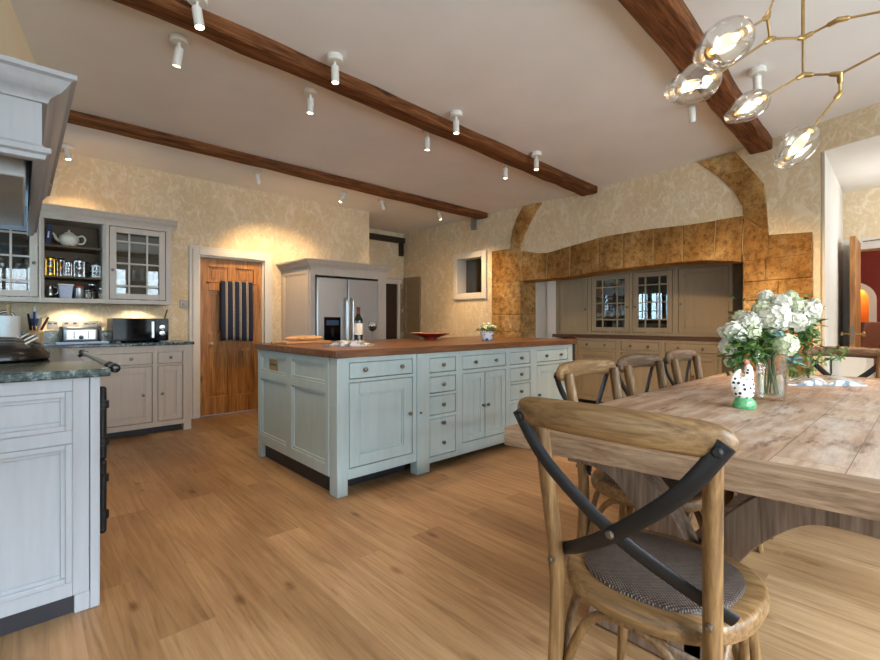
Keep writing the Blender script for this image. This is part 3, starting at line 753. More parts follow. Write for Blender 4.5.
# ---- wall cabinets left of the pine door
fu = Face('-y', 5.45); D = YF - 5.452
UX = [XL + .03, .145, .61, 1.165]; Z0, Z1 = 1.30, 2.09
def uroot(name, label, cat, i, grp=None): return thing(name, label, cat, ((UX[i] + UX[i + 1]) / 2, 5.64, Z0), grp)
sh1, sh2 = aty(74, 246.5, 5.5).z, aty(74, 276.5, 5.5).z
R = uroot('wall_cabinet', 'glazed taupe wall cabinet half hidden by the hood at the photo left edge', 'cabinet', 0)
hollow(fu, R, UX[0], UX[1] - .002, Z0, Z1, D, 'taupe', 'inside', [sh1 - .03, sh2 - .02])
o = (UX[0] + .04, UX[1] - .022, Z0 + .04, Z1 - .03); frame(fu, R, UX[0], UX[1] - .002, Z0, Z1, [o], 'taupe')
kz = aty(33, 263, 5.43)
door(fu, R, *o, (o[1] - .03, kz.z), 'taupe', 'glazed', ([.3, .55, .78], [.14, .5, .84]), st=.055)
R = uroot('open_wall_cabinet', 'open fronted taupe wall cabinet with teapot and coffee pots on dark shelves', 'cabinet', 1)
hollow(fu, R, UX[1], UX[2] - .002, Z0, Z1, D, 'taupe', 'inside', [sh1, sh2, Z0 + .042])
frame(fu, R, UX[1], UX[2] - .002, Z0, Z1, [(UX[1] + .006, UX[2] - .012, Z0 + .04, Z1 - .03)], 'taupe')
R = uroot('wall_cabinet', 'glazed taupe wall cabinet above the black microwave', 'cabinet', 2)
hollow(fu, R, UX[2], UX[3], Z0, Z1, D, 'taupe', 'inside', [sh1, sh2])
o = (UX[2] + .025, UX[3] - .045, Z0 + .04, Z1 - .03); frame(fu, R, UX[2], UX[3], Z0, Z1, [o], 'taupe')
door(fu, R, *o, (o[0] + .03, aty(113, 270, 5.43).z), 'taupe', 'glazed', ([.29, .71], [.13, .5, .86]), st=.055)
mb = MB(); cr = sc(CROWN, .85, .95)
mb.sweep(cr, (UX[0], 5.43, Z1 + .001), (UX[3] + .05, 5.43, Z1 + .001), (0, -1, 0)); mb.sweep(cr, (UX[3] + .001, 5.43, Z1 + .001), (UX[3] + .001, YF - .001, Z1 + .001), (1, 0, 0)); mb.box(UX[0], 5.431, Z1 + .001, UX[3], YF - .001, Z1 + .03)
tag(mb.build('cabinet_cornice', 'taupe', smooth=30), 'moulded taupe cornice along the top of the wall cabinets', 'cornice')

# ---- base cabinets below
fb = Face('-y', 5.30); DB = YF - 5.302
def base_unit(face, name, label, cat, u0, u1, depth, mat, draws, doors, z0=.10, z1=.885, kick='kick', grp=None, stile=.022, kickback=.07, foot=()):
    c = face.p((u0 + u1) / 2, 0, -depth / 2); R = thing(name, label, cat, c, grp)
    mb = MB(); face.box(mb, u0, z0, -depth, u1, z1, -.021); mb.build('carcass', mat, R, smooth=0)
    frame(face, R, u0, u1, z0 - .03, z1, [d[:4] for d in draws] + [d[:4] for d in doors], mat)
    mb = MB(); face.box(mb, u0 + .001, 0.001, -depth, u1 - .001, z0, -kickback); mb.build('kickboard', kick, R, smooth=0)
    for d in draws: drawer(face, R, *d[:4], d[4], mat)
    for d in doors: door(face, R, *d[:4], d[4], mat, d[5] if len(d) > 5 else 'panel', st=d[6] if len(d) > 6 else .055)
    for a, b in foot:
        mb = MB(); face.box(mb, a, 0, -.10, b, z0 - .03, .0195); mb.build('foot', mat, R, .002)
    return R
base_unit(fb, 'base_cabinet', 'taupe base cabinet beneath the paper towel, partly behind the cooker', 'cabinet', -.30, .299, DB, 'taupe', [(-.27, .27, .70, .82, [(0.0, .76)])], [(-.27, .27, .12, .68, (.22, .42))])
kA = aty(131, 358, 5.28); kB = aty(145.5, 395, 5.28)
base_unit(fb, 'base_cabinet', 'wide taupe base cabinet under the toaster', 'cabinet', .30, .989, DB, 'taupe', [(.33, .972, .70, .82, [(kA.x, .76)])], [(.33, .972, .12, .68, (kB.x - .02, kB.z))])
base_unit(fb, 'base_cabinet', 'narrow taupe base cabinet nearest the pine door', 'cabinet', .99, 1.32, DB, 'taupe', [(1.015, 1.245, .70, .82, [(1.13, .76)])], [(1.015, 1.245, .12, .68, (1.055, kB.z))], foot=[(1.25, 1.32)])
mb = MB(); mb.box(XL + .002, 5.255, .886, 1.345, YF - .001, .915); mb.box(XL + .002, YF - .022, .9155, 1.20, YF - .001, 1.03)
tag(mb.build('granite_worktop', 'granite', bevel=.004), 'dark granite worktop with upstand holding the toaster and microwave', 'worktop')

# ---- foreground cabinet at the end of the cooker run
YE = 2.24; XE = .233; fe = Face('-y', YE)
R = thing('end_cabinet', 'pale grey panelled end cabinet in the left foreground', 'cabinet', (-.17, 2.48, 0))
mb = MB(); mb.box(XL + .002, YE + .021, .08, XE - .02, 2.70, .905); mb.build('carcass', 'grey', R, smooth=0)
p0, p1, p2 = (-.40, .148, .125, .655), (-.40, .148, .705, .855), (XL, -.46, .125, .655)
mb = MB(); frame_cells(fe, mb, XL + .002, .199, .07, .905, [p0, p1], -.02, .0); mb.build('end_panel', 'grey', R, .002)
mb = MB()
for o in (p0, p1):
    fe.box(mb, o[0], o[2], -.02, o[1], o[3], -.012)
    for k, (m, a, b) in enumerate(((.022, -.012, .008), (.036, -.012, -.003))):
        for q in ((o[0], o[2], o[0] + m, o[3]), (o[1] - m, o[2], o[1], o[3]), (o[0] + m, o[2], o[1] - m, o[2] + m), (o[0] + m, o[3] - m, o[1] - m, o[3])): fe.box(mb, q[0], q[1], a, q[2], q[3], b)
mb.build('moulded_panel', 'grey', R, .003)
mb = MB(); mb.box(.2015, YE - .002, 0.0, XE, YE + .06, .905); mb.box(.153, YE - .001, 0, .201, YE + .06, .069); mb.build('corner_post', 'grey', R, .003)
mb = MB(); mb.box(XE - .02, YE + .061, .08, XE - .002, 2.70, .905); mb.build('front_panel', 'grey', R, .002)
mb = MB(); mb.box(XL + .002, YE + .012, .001, .152, YE + .02, .069); mb.box(.150, YE + .0605, .001, .2, 2.70, .079); mb.build('kickboard', 'kick', R, smooth=0)
mb = MB(); mb.box(XL + .002, YE - .035, .906, .264, 2.715, .938)
tag(mb.build('granite_worktop', 'granite', bevel=.006, seg=3), 'speckled granite slab on the pale grey end cabinet in the left foreground', 'worktop')
# range cooker
R = thing('range_cooker', 'black range cooker with domed lids and a chrome front rail', 'cooker', (-.17, 3.55, 0))
CY0, CY1 = 2.72, 4.42
mb = MB(); mb.box(XL + .002, CY0, .07, .215, CY1, .905); mb.build('body', 'black', R, .006)
mb = MB(); mb.box(XL + .002, CY0 + .02, .001, .17, CY1 - .02, .069); mb.build('kickboard', 'kick', R, smooth=0)
mb = MB(); mb.box(XL + .002, CY0 + .002, .906, .240, CY1 - .002, .930); mb.build('top_plate', 'black', R, .006)
for k in range(3):
    y0 = CY0 + .03 + k * .55
    for z0, z1 in ((.46, .80), (.10, .44)):
        mb = MB(); mb.box(.216, y0 + .02, z0, .248, y0 + .52, z1); dd = mb.build('oven_door', 'black', R, .012, seg=3)
        if k == 0:
            mb = MB(); hx, hy = .298, y0 + .02
            mb.tube([(hx, hy, z0 + .01), (hx, hy, z1 - .02)], .017, 12)
            for zz in (z0 + .075, z1 - .085): mb.lathe([(.017, -.02), (.027, -.017), (.027, .017), (.017, .02)], (hx, hy, zz), 12); mb.box(.2485, hy - .012, zz - .014, hx, hy + .012, zz + .014)
            mb.ball((hx, hy, z1 - .012), .018, 10); mb.ball((hx, hy, z0), .018, 10)
            mb.build('hinge', 'blackmetal', dd)
        else:
            mb = MB(); mb.tube([(.2485, y0 + .12, z1 - .06), (.29, y0 + .14, z1 - .06), (.29, y0 + .40, z1 - .06), (.2485, y0 + .42, z1 - .06)], .010, 8); mb.build('handle', 'chrome', dd)
for cx, cy, r in ((-.10, 3.10, .215), (-.10, 3.70, .215), (-.10, 4.15, .18)):
    mb = MB(); mb.lathe([(r * .96, 0), (r, .01), (r, .035), (r * .97, .045)], (cx, cy, .9305), 40); ld = mb.build('hotplate_lid', 'black', R)
    mb = MB(); mb.lathe([(r * .93, .0455), (r * .90, .062), (r * .72, .078), (r * .4, .088), (.02, .092)], (cx, cy, .9305), 40); mb.build('lid_dome', 'black', ld)
    mb = MB(); mb.tube([(cx + r * .55, cy - .06, 1.012), (cx + r * .75, cy - .06, 1.04), (cx + r * .75, cy + .06, 1.04), (cx + r * .55, cy + .06, 1.012)], .008, 8); mb.build('lid_handle', 'pewter', ld)
mb = MB(); mb.tube([(.345, 2.80, .892), (.345, 4.30, .892)], .014, 14); rl = mb.build('towel_rail', 'steel', R)
for y in (2.775, 4.325): mb = MB(); mb.lathe([(.012, -.05), (.022, -.045), (.024, 0), (.022, .045), (.012, .05)], (.345, y, .892), 14, (0, 1, 0)); mb.build('end_cap', 'black', rl)
for y in (2.92, 4.18):
    mb = MB(); mb.lathe([(.022, -.03), (.022, .03)], (.345, y, .892), 12, (0, 1, 0)); mb.tube([(.262, y, .86), (.30, y, .865), (.345, y, .892)], .012, 8); mb.build('rail_bracket', 'black', rl)

# ---- overmantel hood
R = thing('range_hood', 'pale grey overmantel hood with stepped crown moulding above the cooker', 'hood', (-.27, 3.8, 1.75))
HY0, HY1, HX = 2.65, 5.02, .071; hz0, hz1 = aty(42, 153, HY0).z, aty(42, 104, HY0).z
mb = MB(); mb.box(XL + .002, HY0, hz0, HX, HY0 + .03, hz1 + .08); mb.box(HX - .03, HY0 + .03, hz0, HX, HY1, hz1 + .08); mb.box(XL + .002, HY1 - .03, hz0, HX - .03, HY1, hz1 + .08); mb.box(XL + .002, HY0 + .03, hz1 - .02, HX - .03, HY1 - .03, hz1 + .08)
mb.build('canopy', 'grey', R, smooth=0)
tip = aty(75, 86, HY0); k = (tip.x - HX) / .072; hh = (tip.z - hz1) / .094
def ring_mould(prof, z, mat, name):
    mb = MB(); o = [(a, b) for a, b in prof]; path = [((XL + .002, HY0), (0, -1)), ((HX, HY0), (1, -1)), ((HX, HY1), (1, 0))]
    for (p, d) in path: mb.v += [Vector((p[0] + d[0] * a, p[1] + d[1] * a, z + b)) for a, b in o]
    n = len(o)
    for i in range(2):
        for j in range(n): mb.f.append((i * n + j, i * n + (j + 1) % n, (i + 1) * n + (j + 1) % n, (i + 1) * n + j))
    mb.f += [tuple(range(n)), tuple(2 * n + j for j in reversed(range(n)))]
    return mb.build(name, mat, R, smooth=30)
ring_mould(sc(CROWN, k, hh), hz1 + .001, 'grey', 'crown_moulding')
k2 = (aty(51, 158, HY0).x - HX)
ring_mould([(-.03, -.035), (0.0, -.035), (k2 * .35, -.030), (k2 * .5, -.012), (k2, -.004), (k2, .018), (k2 * .4, .022), (0, .036), (-.03, .036)], hz0, 'grey', 'lower_cornice')
mb = MB(); mb.box(XL + .03, HY0 + .25, hz0 - .06, .02, HY1 - .6, hz0 + .12); ex = mb.build('extractor', 'hoodsteel', R, .01)
for y in (3.2, 3.9): mb = MB(); mb.box(-.35, y, hz0 - .066, -.12, y + .35, hz0 - .0605); mb.build('grease_filter', 'pewter', ex, .002)
mb = MB(); mb.hexa([(XL + .001, 2.9, hz1 + .09), (-.10, 2.9, hz1 + .09), (.18, 4.6, hz1 + .09), (XL + .001, 4.6, hz1 + .09), (XL + .001, 2.9, ZC), (-.10, 2.9, ZC), (.18, 4.6, ZC), (XL + .001, 4.6, ZC)])
struct(mb.build('wall_chimney', 'cream', smooth=0))

# ---- fridge in its housing
FY = 5.06; X0, X1 = 2.55, 3.66; ff = Face('-y', FY); fo = (2.615, 3.53, 0.09, 1.690)
R = thing('fridge_housing', 'tall taupe cabinet with cornice built round the steel fridge', 'cabinet', ((X0 + X1) / 2, 5.45, 0))
mb = MB(); mb.box(X0, FY + .02, 0, X0 + .04, YF - .001, 1.79); mb.box(X1 - .04, FY + .02, 0, X1, YF - .001, 1.79); mb.box(X0 + .04, FY + .02, 1.70, X1 - .04, YF - .001, 1.79); mb.box(X0 + .04, YF - .02, 0, X1 - .04, YF - .001, 1.70)
mb.build('carcass', 'taupe', R, smooth=0)
mb = MB(); frame_cells(ff, mb, X0, X1, 0, 1.79, [(fo[0], fo[1], .02, fo[3])], -.019, .005); mb.build('face_frame', 'taupe', R, .002)
fs = Face('-x', X0); mb = MB()
frame_cells(fs, mb, FY + .02, YF - .001, 0, 1.79, [(FY + .09, YF - .08, .14, .86), (FY + .09, YF - .08, .95, 1.72)], 0, .014)
for o in ((FY + .09, YF - .08, .14, .86), (FY + .09, YF - .08, .95, 1.72)):
    for q in ((o[0], o[2], o[0] + .02, o[3]), (o[1] - .02, o[2], o[1], o[3]), (o[0], o[2], o[1], o[2] + .02), (o[0], o[3] - .02, o[1], o[3])): fs.box(mb, q[0], q[1], 0, q[2], q[3], .007)
mb.build('side_panel', 'taupe', R, .002)
mb = MB(); path = [((X0 - .014, YF - .001), (-1, 0)), ((X0 - .014, FY - .005), (-1, -1)), ((X1, FY - .005), (1, -1)), ((X1, YF - .001), (1, 0))]; n = len(CROWN)
for p, d in path: mb.v += [Vector((p[0] + d[0] * a, p[1] + d[1] * a, 1.791 + b * .9)) for a, b in CROWN]
for i in range(3):
    for j in range(n): mb.f.append((i * n + j, i * n + (j + 1) % n, (i + 1) * n + (j + 1) % n, (i + 1) * n + j))
mb.f += [tuple(range(n)), tuple(3 * n + j for j in reversed(range(n)))]
mb.box(X0, FY, 1.791, X1, YF - .001, 1.85); mb.build('cornice', 'taupe', R, smooth=30)
R = thing('fridge_freezer', 'double door stainless steel fridge freezer with ice dispenser', 'fridge', (3.07, 5.40, 0))
mb = MB(); mb.box(fo[0] + .006, FY + .03, 0.0, fo[1] - .006, YF - .03, 1.672); mb.build('cabinet_body', 'blackglass', R, .004)
xm = aty(346.5, 300, FY).x
for a, b in ((fo[0] + .010, xm - .004), (xm + .004, fo[1] - .010)):
    mb = MB(); mb.box(a, FY - .03, .10, b, FY + .029, 1.665); dr = mb.build('door', 'steel', R, .012, seg=3)
    hx = xm - .045 if a < xm - .2 else xm + .045
    mb = MB(); mb.tube([(hx, FY - .031, 1.42), (hx, FY - .085, 1.39), (hx, FY - .085, .42), (hx, FY - .031, .39)], .014, 10); mb.build('handle', 'steel', dr)
    if a < xm - .2:
        q0, q1 = aty(324, 317, FY - .03), aty(340.5, 342, FY - .03)
        mb = MB(); mb.box(q0.x, FY - .034, .80, q1.x, FY - .0305, q0.z); dp = mb.build('dispenser', 'blackglass', dr, .002)
        mb = MB(); mb.box(q0.x + .03, FY - .037, q0.z - .10, q1.x - .03, FY - .0345, q0.z - .04); mb.build('display', plain('blue display glass', (52, 86, 120), .1), dp, smooth=0)
        mb = MB(); mb.box(q0.x + .09, FY - .05, q0.z - .24, q0.x + .13, FY - .0345, q0.z - .13); mb.build('spout', 'black', dp, .004)

# ---- recess behind the fridge: doorway and open panelled door
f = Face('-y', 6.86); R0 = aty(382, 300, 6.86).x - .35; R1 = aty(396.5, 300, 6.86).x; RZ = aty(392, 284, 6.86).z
mb = MB(); f.box(mb, R0, 0, .001, R1, RZ, .012); o = struct(mb.build('door_2', 'dark', smooth=0))  # flat dark sheet painted as the shade inside the open doorway
mb = MB(); frame_cells(f, mb, R0 - .08, R1 + .06, 0, RZ + .09, [(R0, R1, -1, RZ)], 0.0, .04); f.box(mb, R0 - .10, RZ + .09, 0, R1 + .09, RZ + .12, .07); mb.build('casing', 'white', o, .004)
def leaf(name, label, face, u0, u1, z1):
    c = face.p((u0 + u1) / 2, 0, .02); R = thing(name, label, 'cupboard door', c); mb = MB(); op = [(u0 + .07, u1 - .07, .15, .78), (u0 + .07, u1 - .07, .92, 1.30), (u0 + .07, u1 - .07, 1.37, z1 - .09)]
    frame_cells(face, mb, u0, u1, 0.01, z1, op, .003, .04); mb.build('door_frame', 'cupgrey', R, .003)
    for o in op:
        mb = MB(); face.box(mb, o[0], o[2], .008, o[1], o[3], .022); mb.build('panel', 'cupgrey', R, .003)
leaf('folded_door', 'olive taupe panelled door on the recess back wall beside the dark doorway', f, R1 + .065, 5.30, 1.84)
fr = Face('-x', wallx(6.5)); leaf('folded_door', 'olive taupe panelled door folded flat against the right wall in the recess corner', fr, 6.34, 6.80, 1.95)

# ---- island
IX0, IX1, IY0, IY1 = 1.485, 4.27, 2.60, 3.86; IT = .889
fi = Face('-y', IY0)
xs = [aty(q, 400, IY0).x for q in (343, 411.5, 416, 428.5, 456, 508.5, 533)]
xq = lambda px: aty(px, 400, IY0 - .02).x
fp = Face('-y', IY0 - .01)
kr = 'duck'
DI = .62
G = 'pale blue-green kitchen island units'
x0, x1 = IX0 + .082, xq(412)
c = base_unit(fp, 'island_cabinet', 'pale blue-green island corner cabinet with one wide drawer over a big panelled door', 'cabinet', IX0 + .021, xq(415.5), DI + .01, kr,
    [(x0, x1, .745, .857, [(xq(364), .805), (xq(400.5), .805)])], [(x0, x1, .165, .725, (x1 - .03, .46), 'panel', .075)], z0=.13, z1=IT, grp=G, kickback=.12)
mb = MB(); fp.box(mb, IX0 - .006, 0, -.075, x0 - .010, IT - .001, .023); mb.build('corner_post', kr, c, .004)
mb = MB(); fp.box(mb, xq(415.6), 0, -.05, xq(428.0), IT - .001, .030); po = mb.build('corner_post', kr, c, .004)
knob(fp, xq(418.5), .455, .030, po, r=.010)
def stack(label, ux0, ux1, a, b):
    m = (a + b) / 2
    return base_unit(fi, 'island_cabinet', label, 'cabinet', ux0, ux1, DI, kr, [(a, b, .732, .848, [m]), (a, b, .576, .704, [m]), (a, b, .409, .557, [m]), (a, b, .095, .385, [(m, .345), (m, .19)])], [], z0=.085, z1=IT, grp=G, kickback=.11)
stack('pale blue-green island drawer stack between the panelled corner cabinet and the pair of boarded doors', xq(428.6), xq(458), xq(429.5), xq(456))
a, b = xq(462.5), xq(506); m = (a + b) / 2
base_unit(fi, 'island_cabinet', 'pale blue-green island cabinet with a pair of boarded doors under a two-knob drawer', 'cabinet', xq(458) + .001, xq(508.3), DI, kr,
    [(a, b, .732, .848, [a + (b - a) * .27, a + (b - a) * .74])], [(a, m, .14, .704, (m - .03, .42), 'boarded', .05), (m, b, .14, .704, (m + .03, .42), 'boarded', .05)], z0=.085, z1=IT, grp=G, kickback=.11)
stack('pale blue-green island drawer stack beyond the boarded doors, nearly behind the dining chair', xq(508.3) + .001, xq(532.5), xq(510.5), xq(530.5))
a, b = xq(537), xq(568)
base_unit(fi, 'island_cabinet', 'pale blue-green island end cabinet nearest the dresser', 'cabinet', xq(532.5) + .001, IX1, DI, kr,
    [(a, b, .732, .848, [a + (b - a) * .27, a + (b - a) * .74])], [(a, b, .14, .704, (a + .03, .42), 'panel', .06)], z0=.085, z1=IT, grp=G, kickback=.11, foot=[(IX1 - .08, IX1)])
# island end panel and back half
R = thing('island_end', 'pale blue-green panelled end of the island facing the cooker, with brass socket', 'island panel', (IX0 + .6, 3.55, 0))
fx = Face('-x', IX0)
RB = thing('island_cabinet', 'plain far half of the pale blue-green island facing the fridge', 'cabinet', (2.9, 3.55, 0))
mb = MB(); mb.box(IX0 + .021, IY0 + DI + .005, .13, IX1, IY1, IT); mb.build('carcass', kr, RB, smooth=0)
mb = MB(); mb.box(IX0 + .0201, IY0 + .12, .001, IX0 + .03, IY1 - .08, .113); mb.build('kickboard', 'kick', R, smooth=0)
mb = MB(); mb.box(IX0 + .0501, IY0 + DI + .005, .001, IX1 - .1, IY1 - .05, .129); mb.build('kickboard', 'kick', RB, smooth=0)
q = lambda px: atx(px, 400, IX0).y
ys_ = [q(261.8), q(287.5), q(293), q(326.5)]
ops = [(ys_[1], ys_[0], .715, .845), (ys_[3], ys_[2], .715, .845), (ys_[1], ys_[0], .19, .655), (ys_[3], ys_[2], .19, .655)]
y0e = IY0 + .067
mb = MB(); frame_cells(fx, mb, y0e, IY1, .115, IT - .001, ops, -.02, .012)
mb.build('end_panel', kr, R, .002)
mb = MB()
for o in ops:
    fx.box(mb, o[0], o[2], -.019, o[1], o[3], -.006)
    for e in ((o[0], o[2], o[0] + .018, o[3]), (o[1] - .018, o[2], o[1], o[3]), (o[0], o[2], o[1], o[2] + .018), (o[0], o[3] - .018, o[1], o[3])): fx.box(mb, e[0], e[1], -.01, e[2], e[3], .005)
mb.build('panel', kr, R, .002)
mb = MB(); fx.box(mb, IY1 - .075, 0, -.07, IY1, .115, .012); mb.build('foot', kr, R, .003)
s0, s1 = atx(269.5, 366, IX0), atx(277.5, 366, IX0)
mb = MB(); fx.box(mb, s1.y, .735, -.0055, s0.y, .83, .004); so = mb.build('socket', 'brass', R, .003)
mb = MB()
fx.box(mb, s1.y + .02, .775, .0041, s0.y - .02, .79, .007); mb.build('switch', 'pewter', so, .001)
mb = MB(); mb.box(IX0 - .03, IY0 - .055, .890, IX1 + .04, IY1 + .035, .940)
tag(mb.build('island_worktop', 'worktop', bevel=.005), 'polished brown hardwood worktop on the blue-green island', 'worktop')

# ---- dresser in the inglenook
DX = 5.72; fd_ = Face('-x', DX); yq = lambda px: atx(px, 305, DX - .02).y
UY = [yq(555.5), yq(589), yq(674.5), yq(732.5)]; ZU0, ZU1 = .952, 1.80
def dz(y): return atx(650, y, DX - .02).z
G2 = 'built-in dresser cupboards'
R = thing('dresser_cupboard', 'upper dresser cupboard with plain panelled door, left of the glazed pair', 'cupboard', (5.9, (UY[0] + UY[1]) / 2, ZU0), G2)
carcass(fd_, R, UY[1] + .001, UY[0], ZU0, ZU1, .36, 'dresser'); o = (yq(587.5), yq(559.5), .985, 1.745); frame(fd_, R, UY[1] + .001, UY[0], ZU0, ZU1, [o], 'dresser')
door(fd_, R, *o, (o[0] + .03, dz(308)), 'dresser', 'panel', st=.06)
R = thing('dresser_cupboard', 'upper dresser cupboard with plain panelled door, right of the glazed pair', 'cupboard', (5.9, (UY[2] + UY[3]) / 2, ZU0), G2)
carcass(fd_, R, UY[3], UY[2] - .001, ZU0, ZU1, .36, 'dresser'); o = (yq(729), yq(678), .985, 1.745); frame(fd_, R, UY[3], UY[2] - .001, ZU0, ZU1, [o], 'dresser')
door(fd_, R, *o, (o[1] - .03, dz(305)), 'dresser', 'panel', st=.06)
R = thing('glazed_dresser_cupboard', 'pair of glazed dresser doors under the stone lintel showing china', 'cupboard', (5.9, (UY[1] + UY[2]) / 2, ZU0), G2)
dsh = [1.19, 1.46]
hollow(fd_, R, UY[2], UY[1], ZU0, ZU1, .36, 'dresser', 'inside', dsh)
o1 = (yq(629.5), yq(591), .985, 1.745); o2 = (yq(672.5), yq(632.5), .985, 1.745); frame(fd_, R, UY[2], UY[1], ZU0, ZU1, [o1, o2], 'dresser')
door(fd_, R, *o1, (o1[0] + .03, dz(306.5)), 'dresser', 'glazed', ([.26, .76], [.16, .5, .84]), st=.06)
door(fd_, R, *o2, (o2[1] - .03, dz(306.5)), 'dresser', 'glazed', ([.26, .74], [.16, .5, .84]), st=.06)
mb = MB(); mb.box(DX - .09, UY[3] - .02, .905, 6.1, UY[0] + .01, .950)
tag(mb.build('dresser_worktop', wood('dark dresser top', (62, 42, 28), (84, 58, 38), (100, 70, 48), 1, .4), bevel=.004), 'dark wooden ledge between upper and lower dresser cupboards', 'worktop')
fl = Face('-x', DX - .06); yl = lambda px: atx(px, 350, DX - .08).y
BY = [yl(575), yl(618.5), yl(662), yl(722)]
def dresser_base(label, i, ndoor):
    b, a = BY[i], BY[i + 1] + .001; u0, u1 = a + .035, b - .03; m = (u0 + u1) / 2
    drs = [(u0, u1, .765, .872, [u0 + (u1 - u0) * .27, u0 + (u1 - u0) * .73])]
    dd = [(u0, m, .13, .735, (m - .03, .5), 'panel', .05), (m, u1, .13, .735, (m + .03, .5), 'panel', .05)] if ndoor == 2 else [(u0, u1, .13, .735, (u1 - .03, .5), 'panel', .055)]
    base_unit(fl, 'dresser_cabinet', label, 'cupboard', a, b, .40, 'dresser', drs, dd, z1=.904, grp=G2)
dresser_base('lower dresser unit closest to the island, behind the first side chair', 0, 1)
dresser_base('middle lower dresser unit behind the second side chair', 1, 1)
dresser_base('lower dresser unit furthest from the island, behind the third side chair', 2, 2)
# ================================================================== DINING TABLE AND CHAIRS
TZ = .77
T = thing('dining_table', 'large reclaimed wood trestle dining table with pale worn plank top', 'table', (2.5, .43, 0))
c0, c1, c2, c3 = Vector((1.189, .975, 0)), Vector((3.86, .985, 0)), Vector((3.95, -.10, 0)), Vector((1.325, -.16, 0))
def tl(a, b, f): return a + (b - a) * f
e0, e3 = tl(c0, c1, .042), tl(c3, c2, .042); e1, e2 = tl(c1, c0, .042), tl(c2, c3, .042)
def slab(mb, q, z0, z1):
    mb.hexa([Vector((p.x, p.y, z0)) for p in q] + [Vector((p.x, p.y, z1)) for p in q])
mb = MB(); g = Vector((.0015, 0, 0)); slab(mb, (e0 + g, e3 + g, e2 - g, e1 - g), TZ - .06, TZ); mb.build('tabletop', 'table', T, .002)
for a in ((c0, c3, e3, e0), (e1, e2, c2, c1)):
    mb = MB(); slab(mb, a, TZ - .06, TZ + .0005); mb.build('breadboard_end', 'tabley', T, .002)
def curve_beam(mb, pts, w, x0, x1):
    P = [Vector((0, y, z)) for y, z in pts]; L, Rr = [], []
    for i, p in enumerate(P):
        t = (P[min(i + 1, len(P) - 1)] - P[max(i - 1, 0)]).normalized(); nn = Vector((0, -t.z, t.y)); ww = w[i] if isinstance(w, list) else w
        L.append(p + nn * ww / 2); Rr.append(p - nn * ww / 2)
    b = len(mb.v); k = len(P)
    for l, r in zip(L, Rr): mb.v += [Vector((x0, l.y, l.z)), Vector((x1, l.y, l.z)), Vector((x1, r.y, r.z)), Vector((x0, r.y, r.z))]
    for i in range(k - 1):
        for j in range(4): mb.f.append((b + i * 4 + j, b + i * 4 + (j + 1) % 4, b + i * 4 + 4 + (j + 1) % 4, b + i * 4 + 4 + j))
    mb.f += [(b, b + 1, b + 2, b + 3), (b + 4 * k - 1, b + 4 * k - 2, b + 4 * k - 3, b + 4 * k - 4)]
def smooth_path(ctrl, n=6):
    out = []; c = [ctrl[0]] + list(ctrl) + [ctrl[-1]]
    for i in range(1, len(c) - 2):
        for k in range(n):
            t = k / n; q = []
            for d in range(len(ctrl[0])):
                a, b, e, f_ = c[i - 1][d], c[i][d], c[i + 1][d], c[i + 2][d]
                q.append(.5 * (2 * b + (e - a) * t + (2 * a - 5 * b + 4 * e - f_) * t * t + (-a + 3 * b - 3 * e + f_) * t ** 3))
            out.append(tuple(q))
    out.append(tuple(ctrl[-1])); return out
YT = .525
for tx in (1.62, 3.42):
    mb = MB()
    for s in (1, -1):
        pts = smooth_path([(YT + s * .45, .630), (YT + s * .33, .630), (YT + s * .24, .598), (YT + s * .135, .50), (YT + s * .06, .38), (YT + s * .026, .26), (YT + s * .026, .055)], 6)
        curve_beam(mb, pts, .105, tx - .045, tx + .045)
    tr = mb.build('trestle_leg', 'trestle', T, .003)
    mb = MB(); mb.box(tx - .055, YT - .36, .0, tx + .055, YT + .36, .055); mb.build('foot', 'trestle', tr, .01)
    mb = MB(); mb.box(tx - .04, YT - .40, .684, tx + .04, YT + .38, .709); mb.build('bearer', 'trestle', tr, .004)
mb = MB(); mb.box(1.667, YT - .035, .29, 3.373, YT + .035, .40); mb.build('stretcher', 'trestle', T, .005)

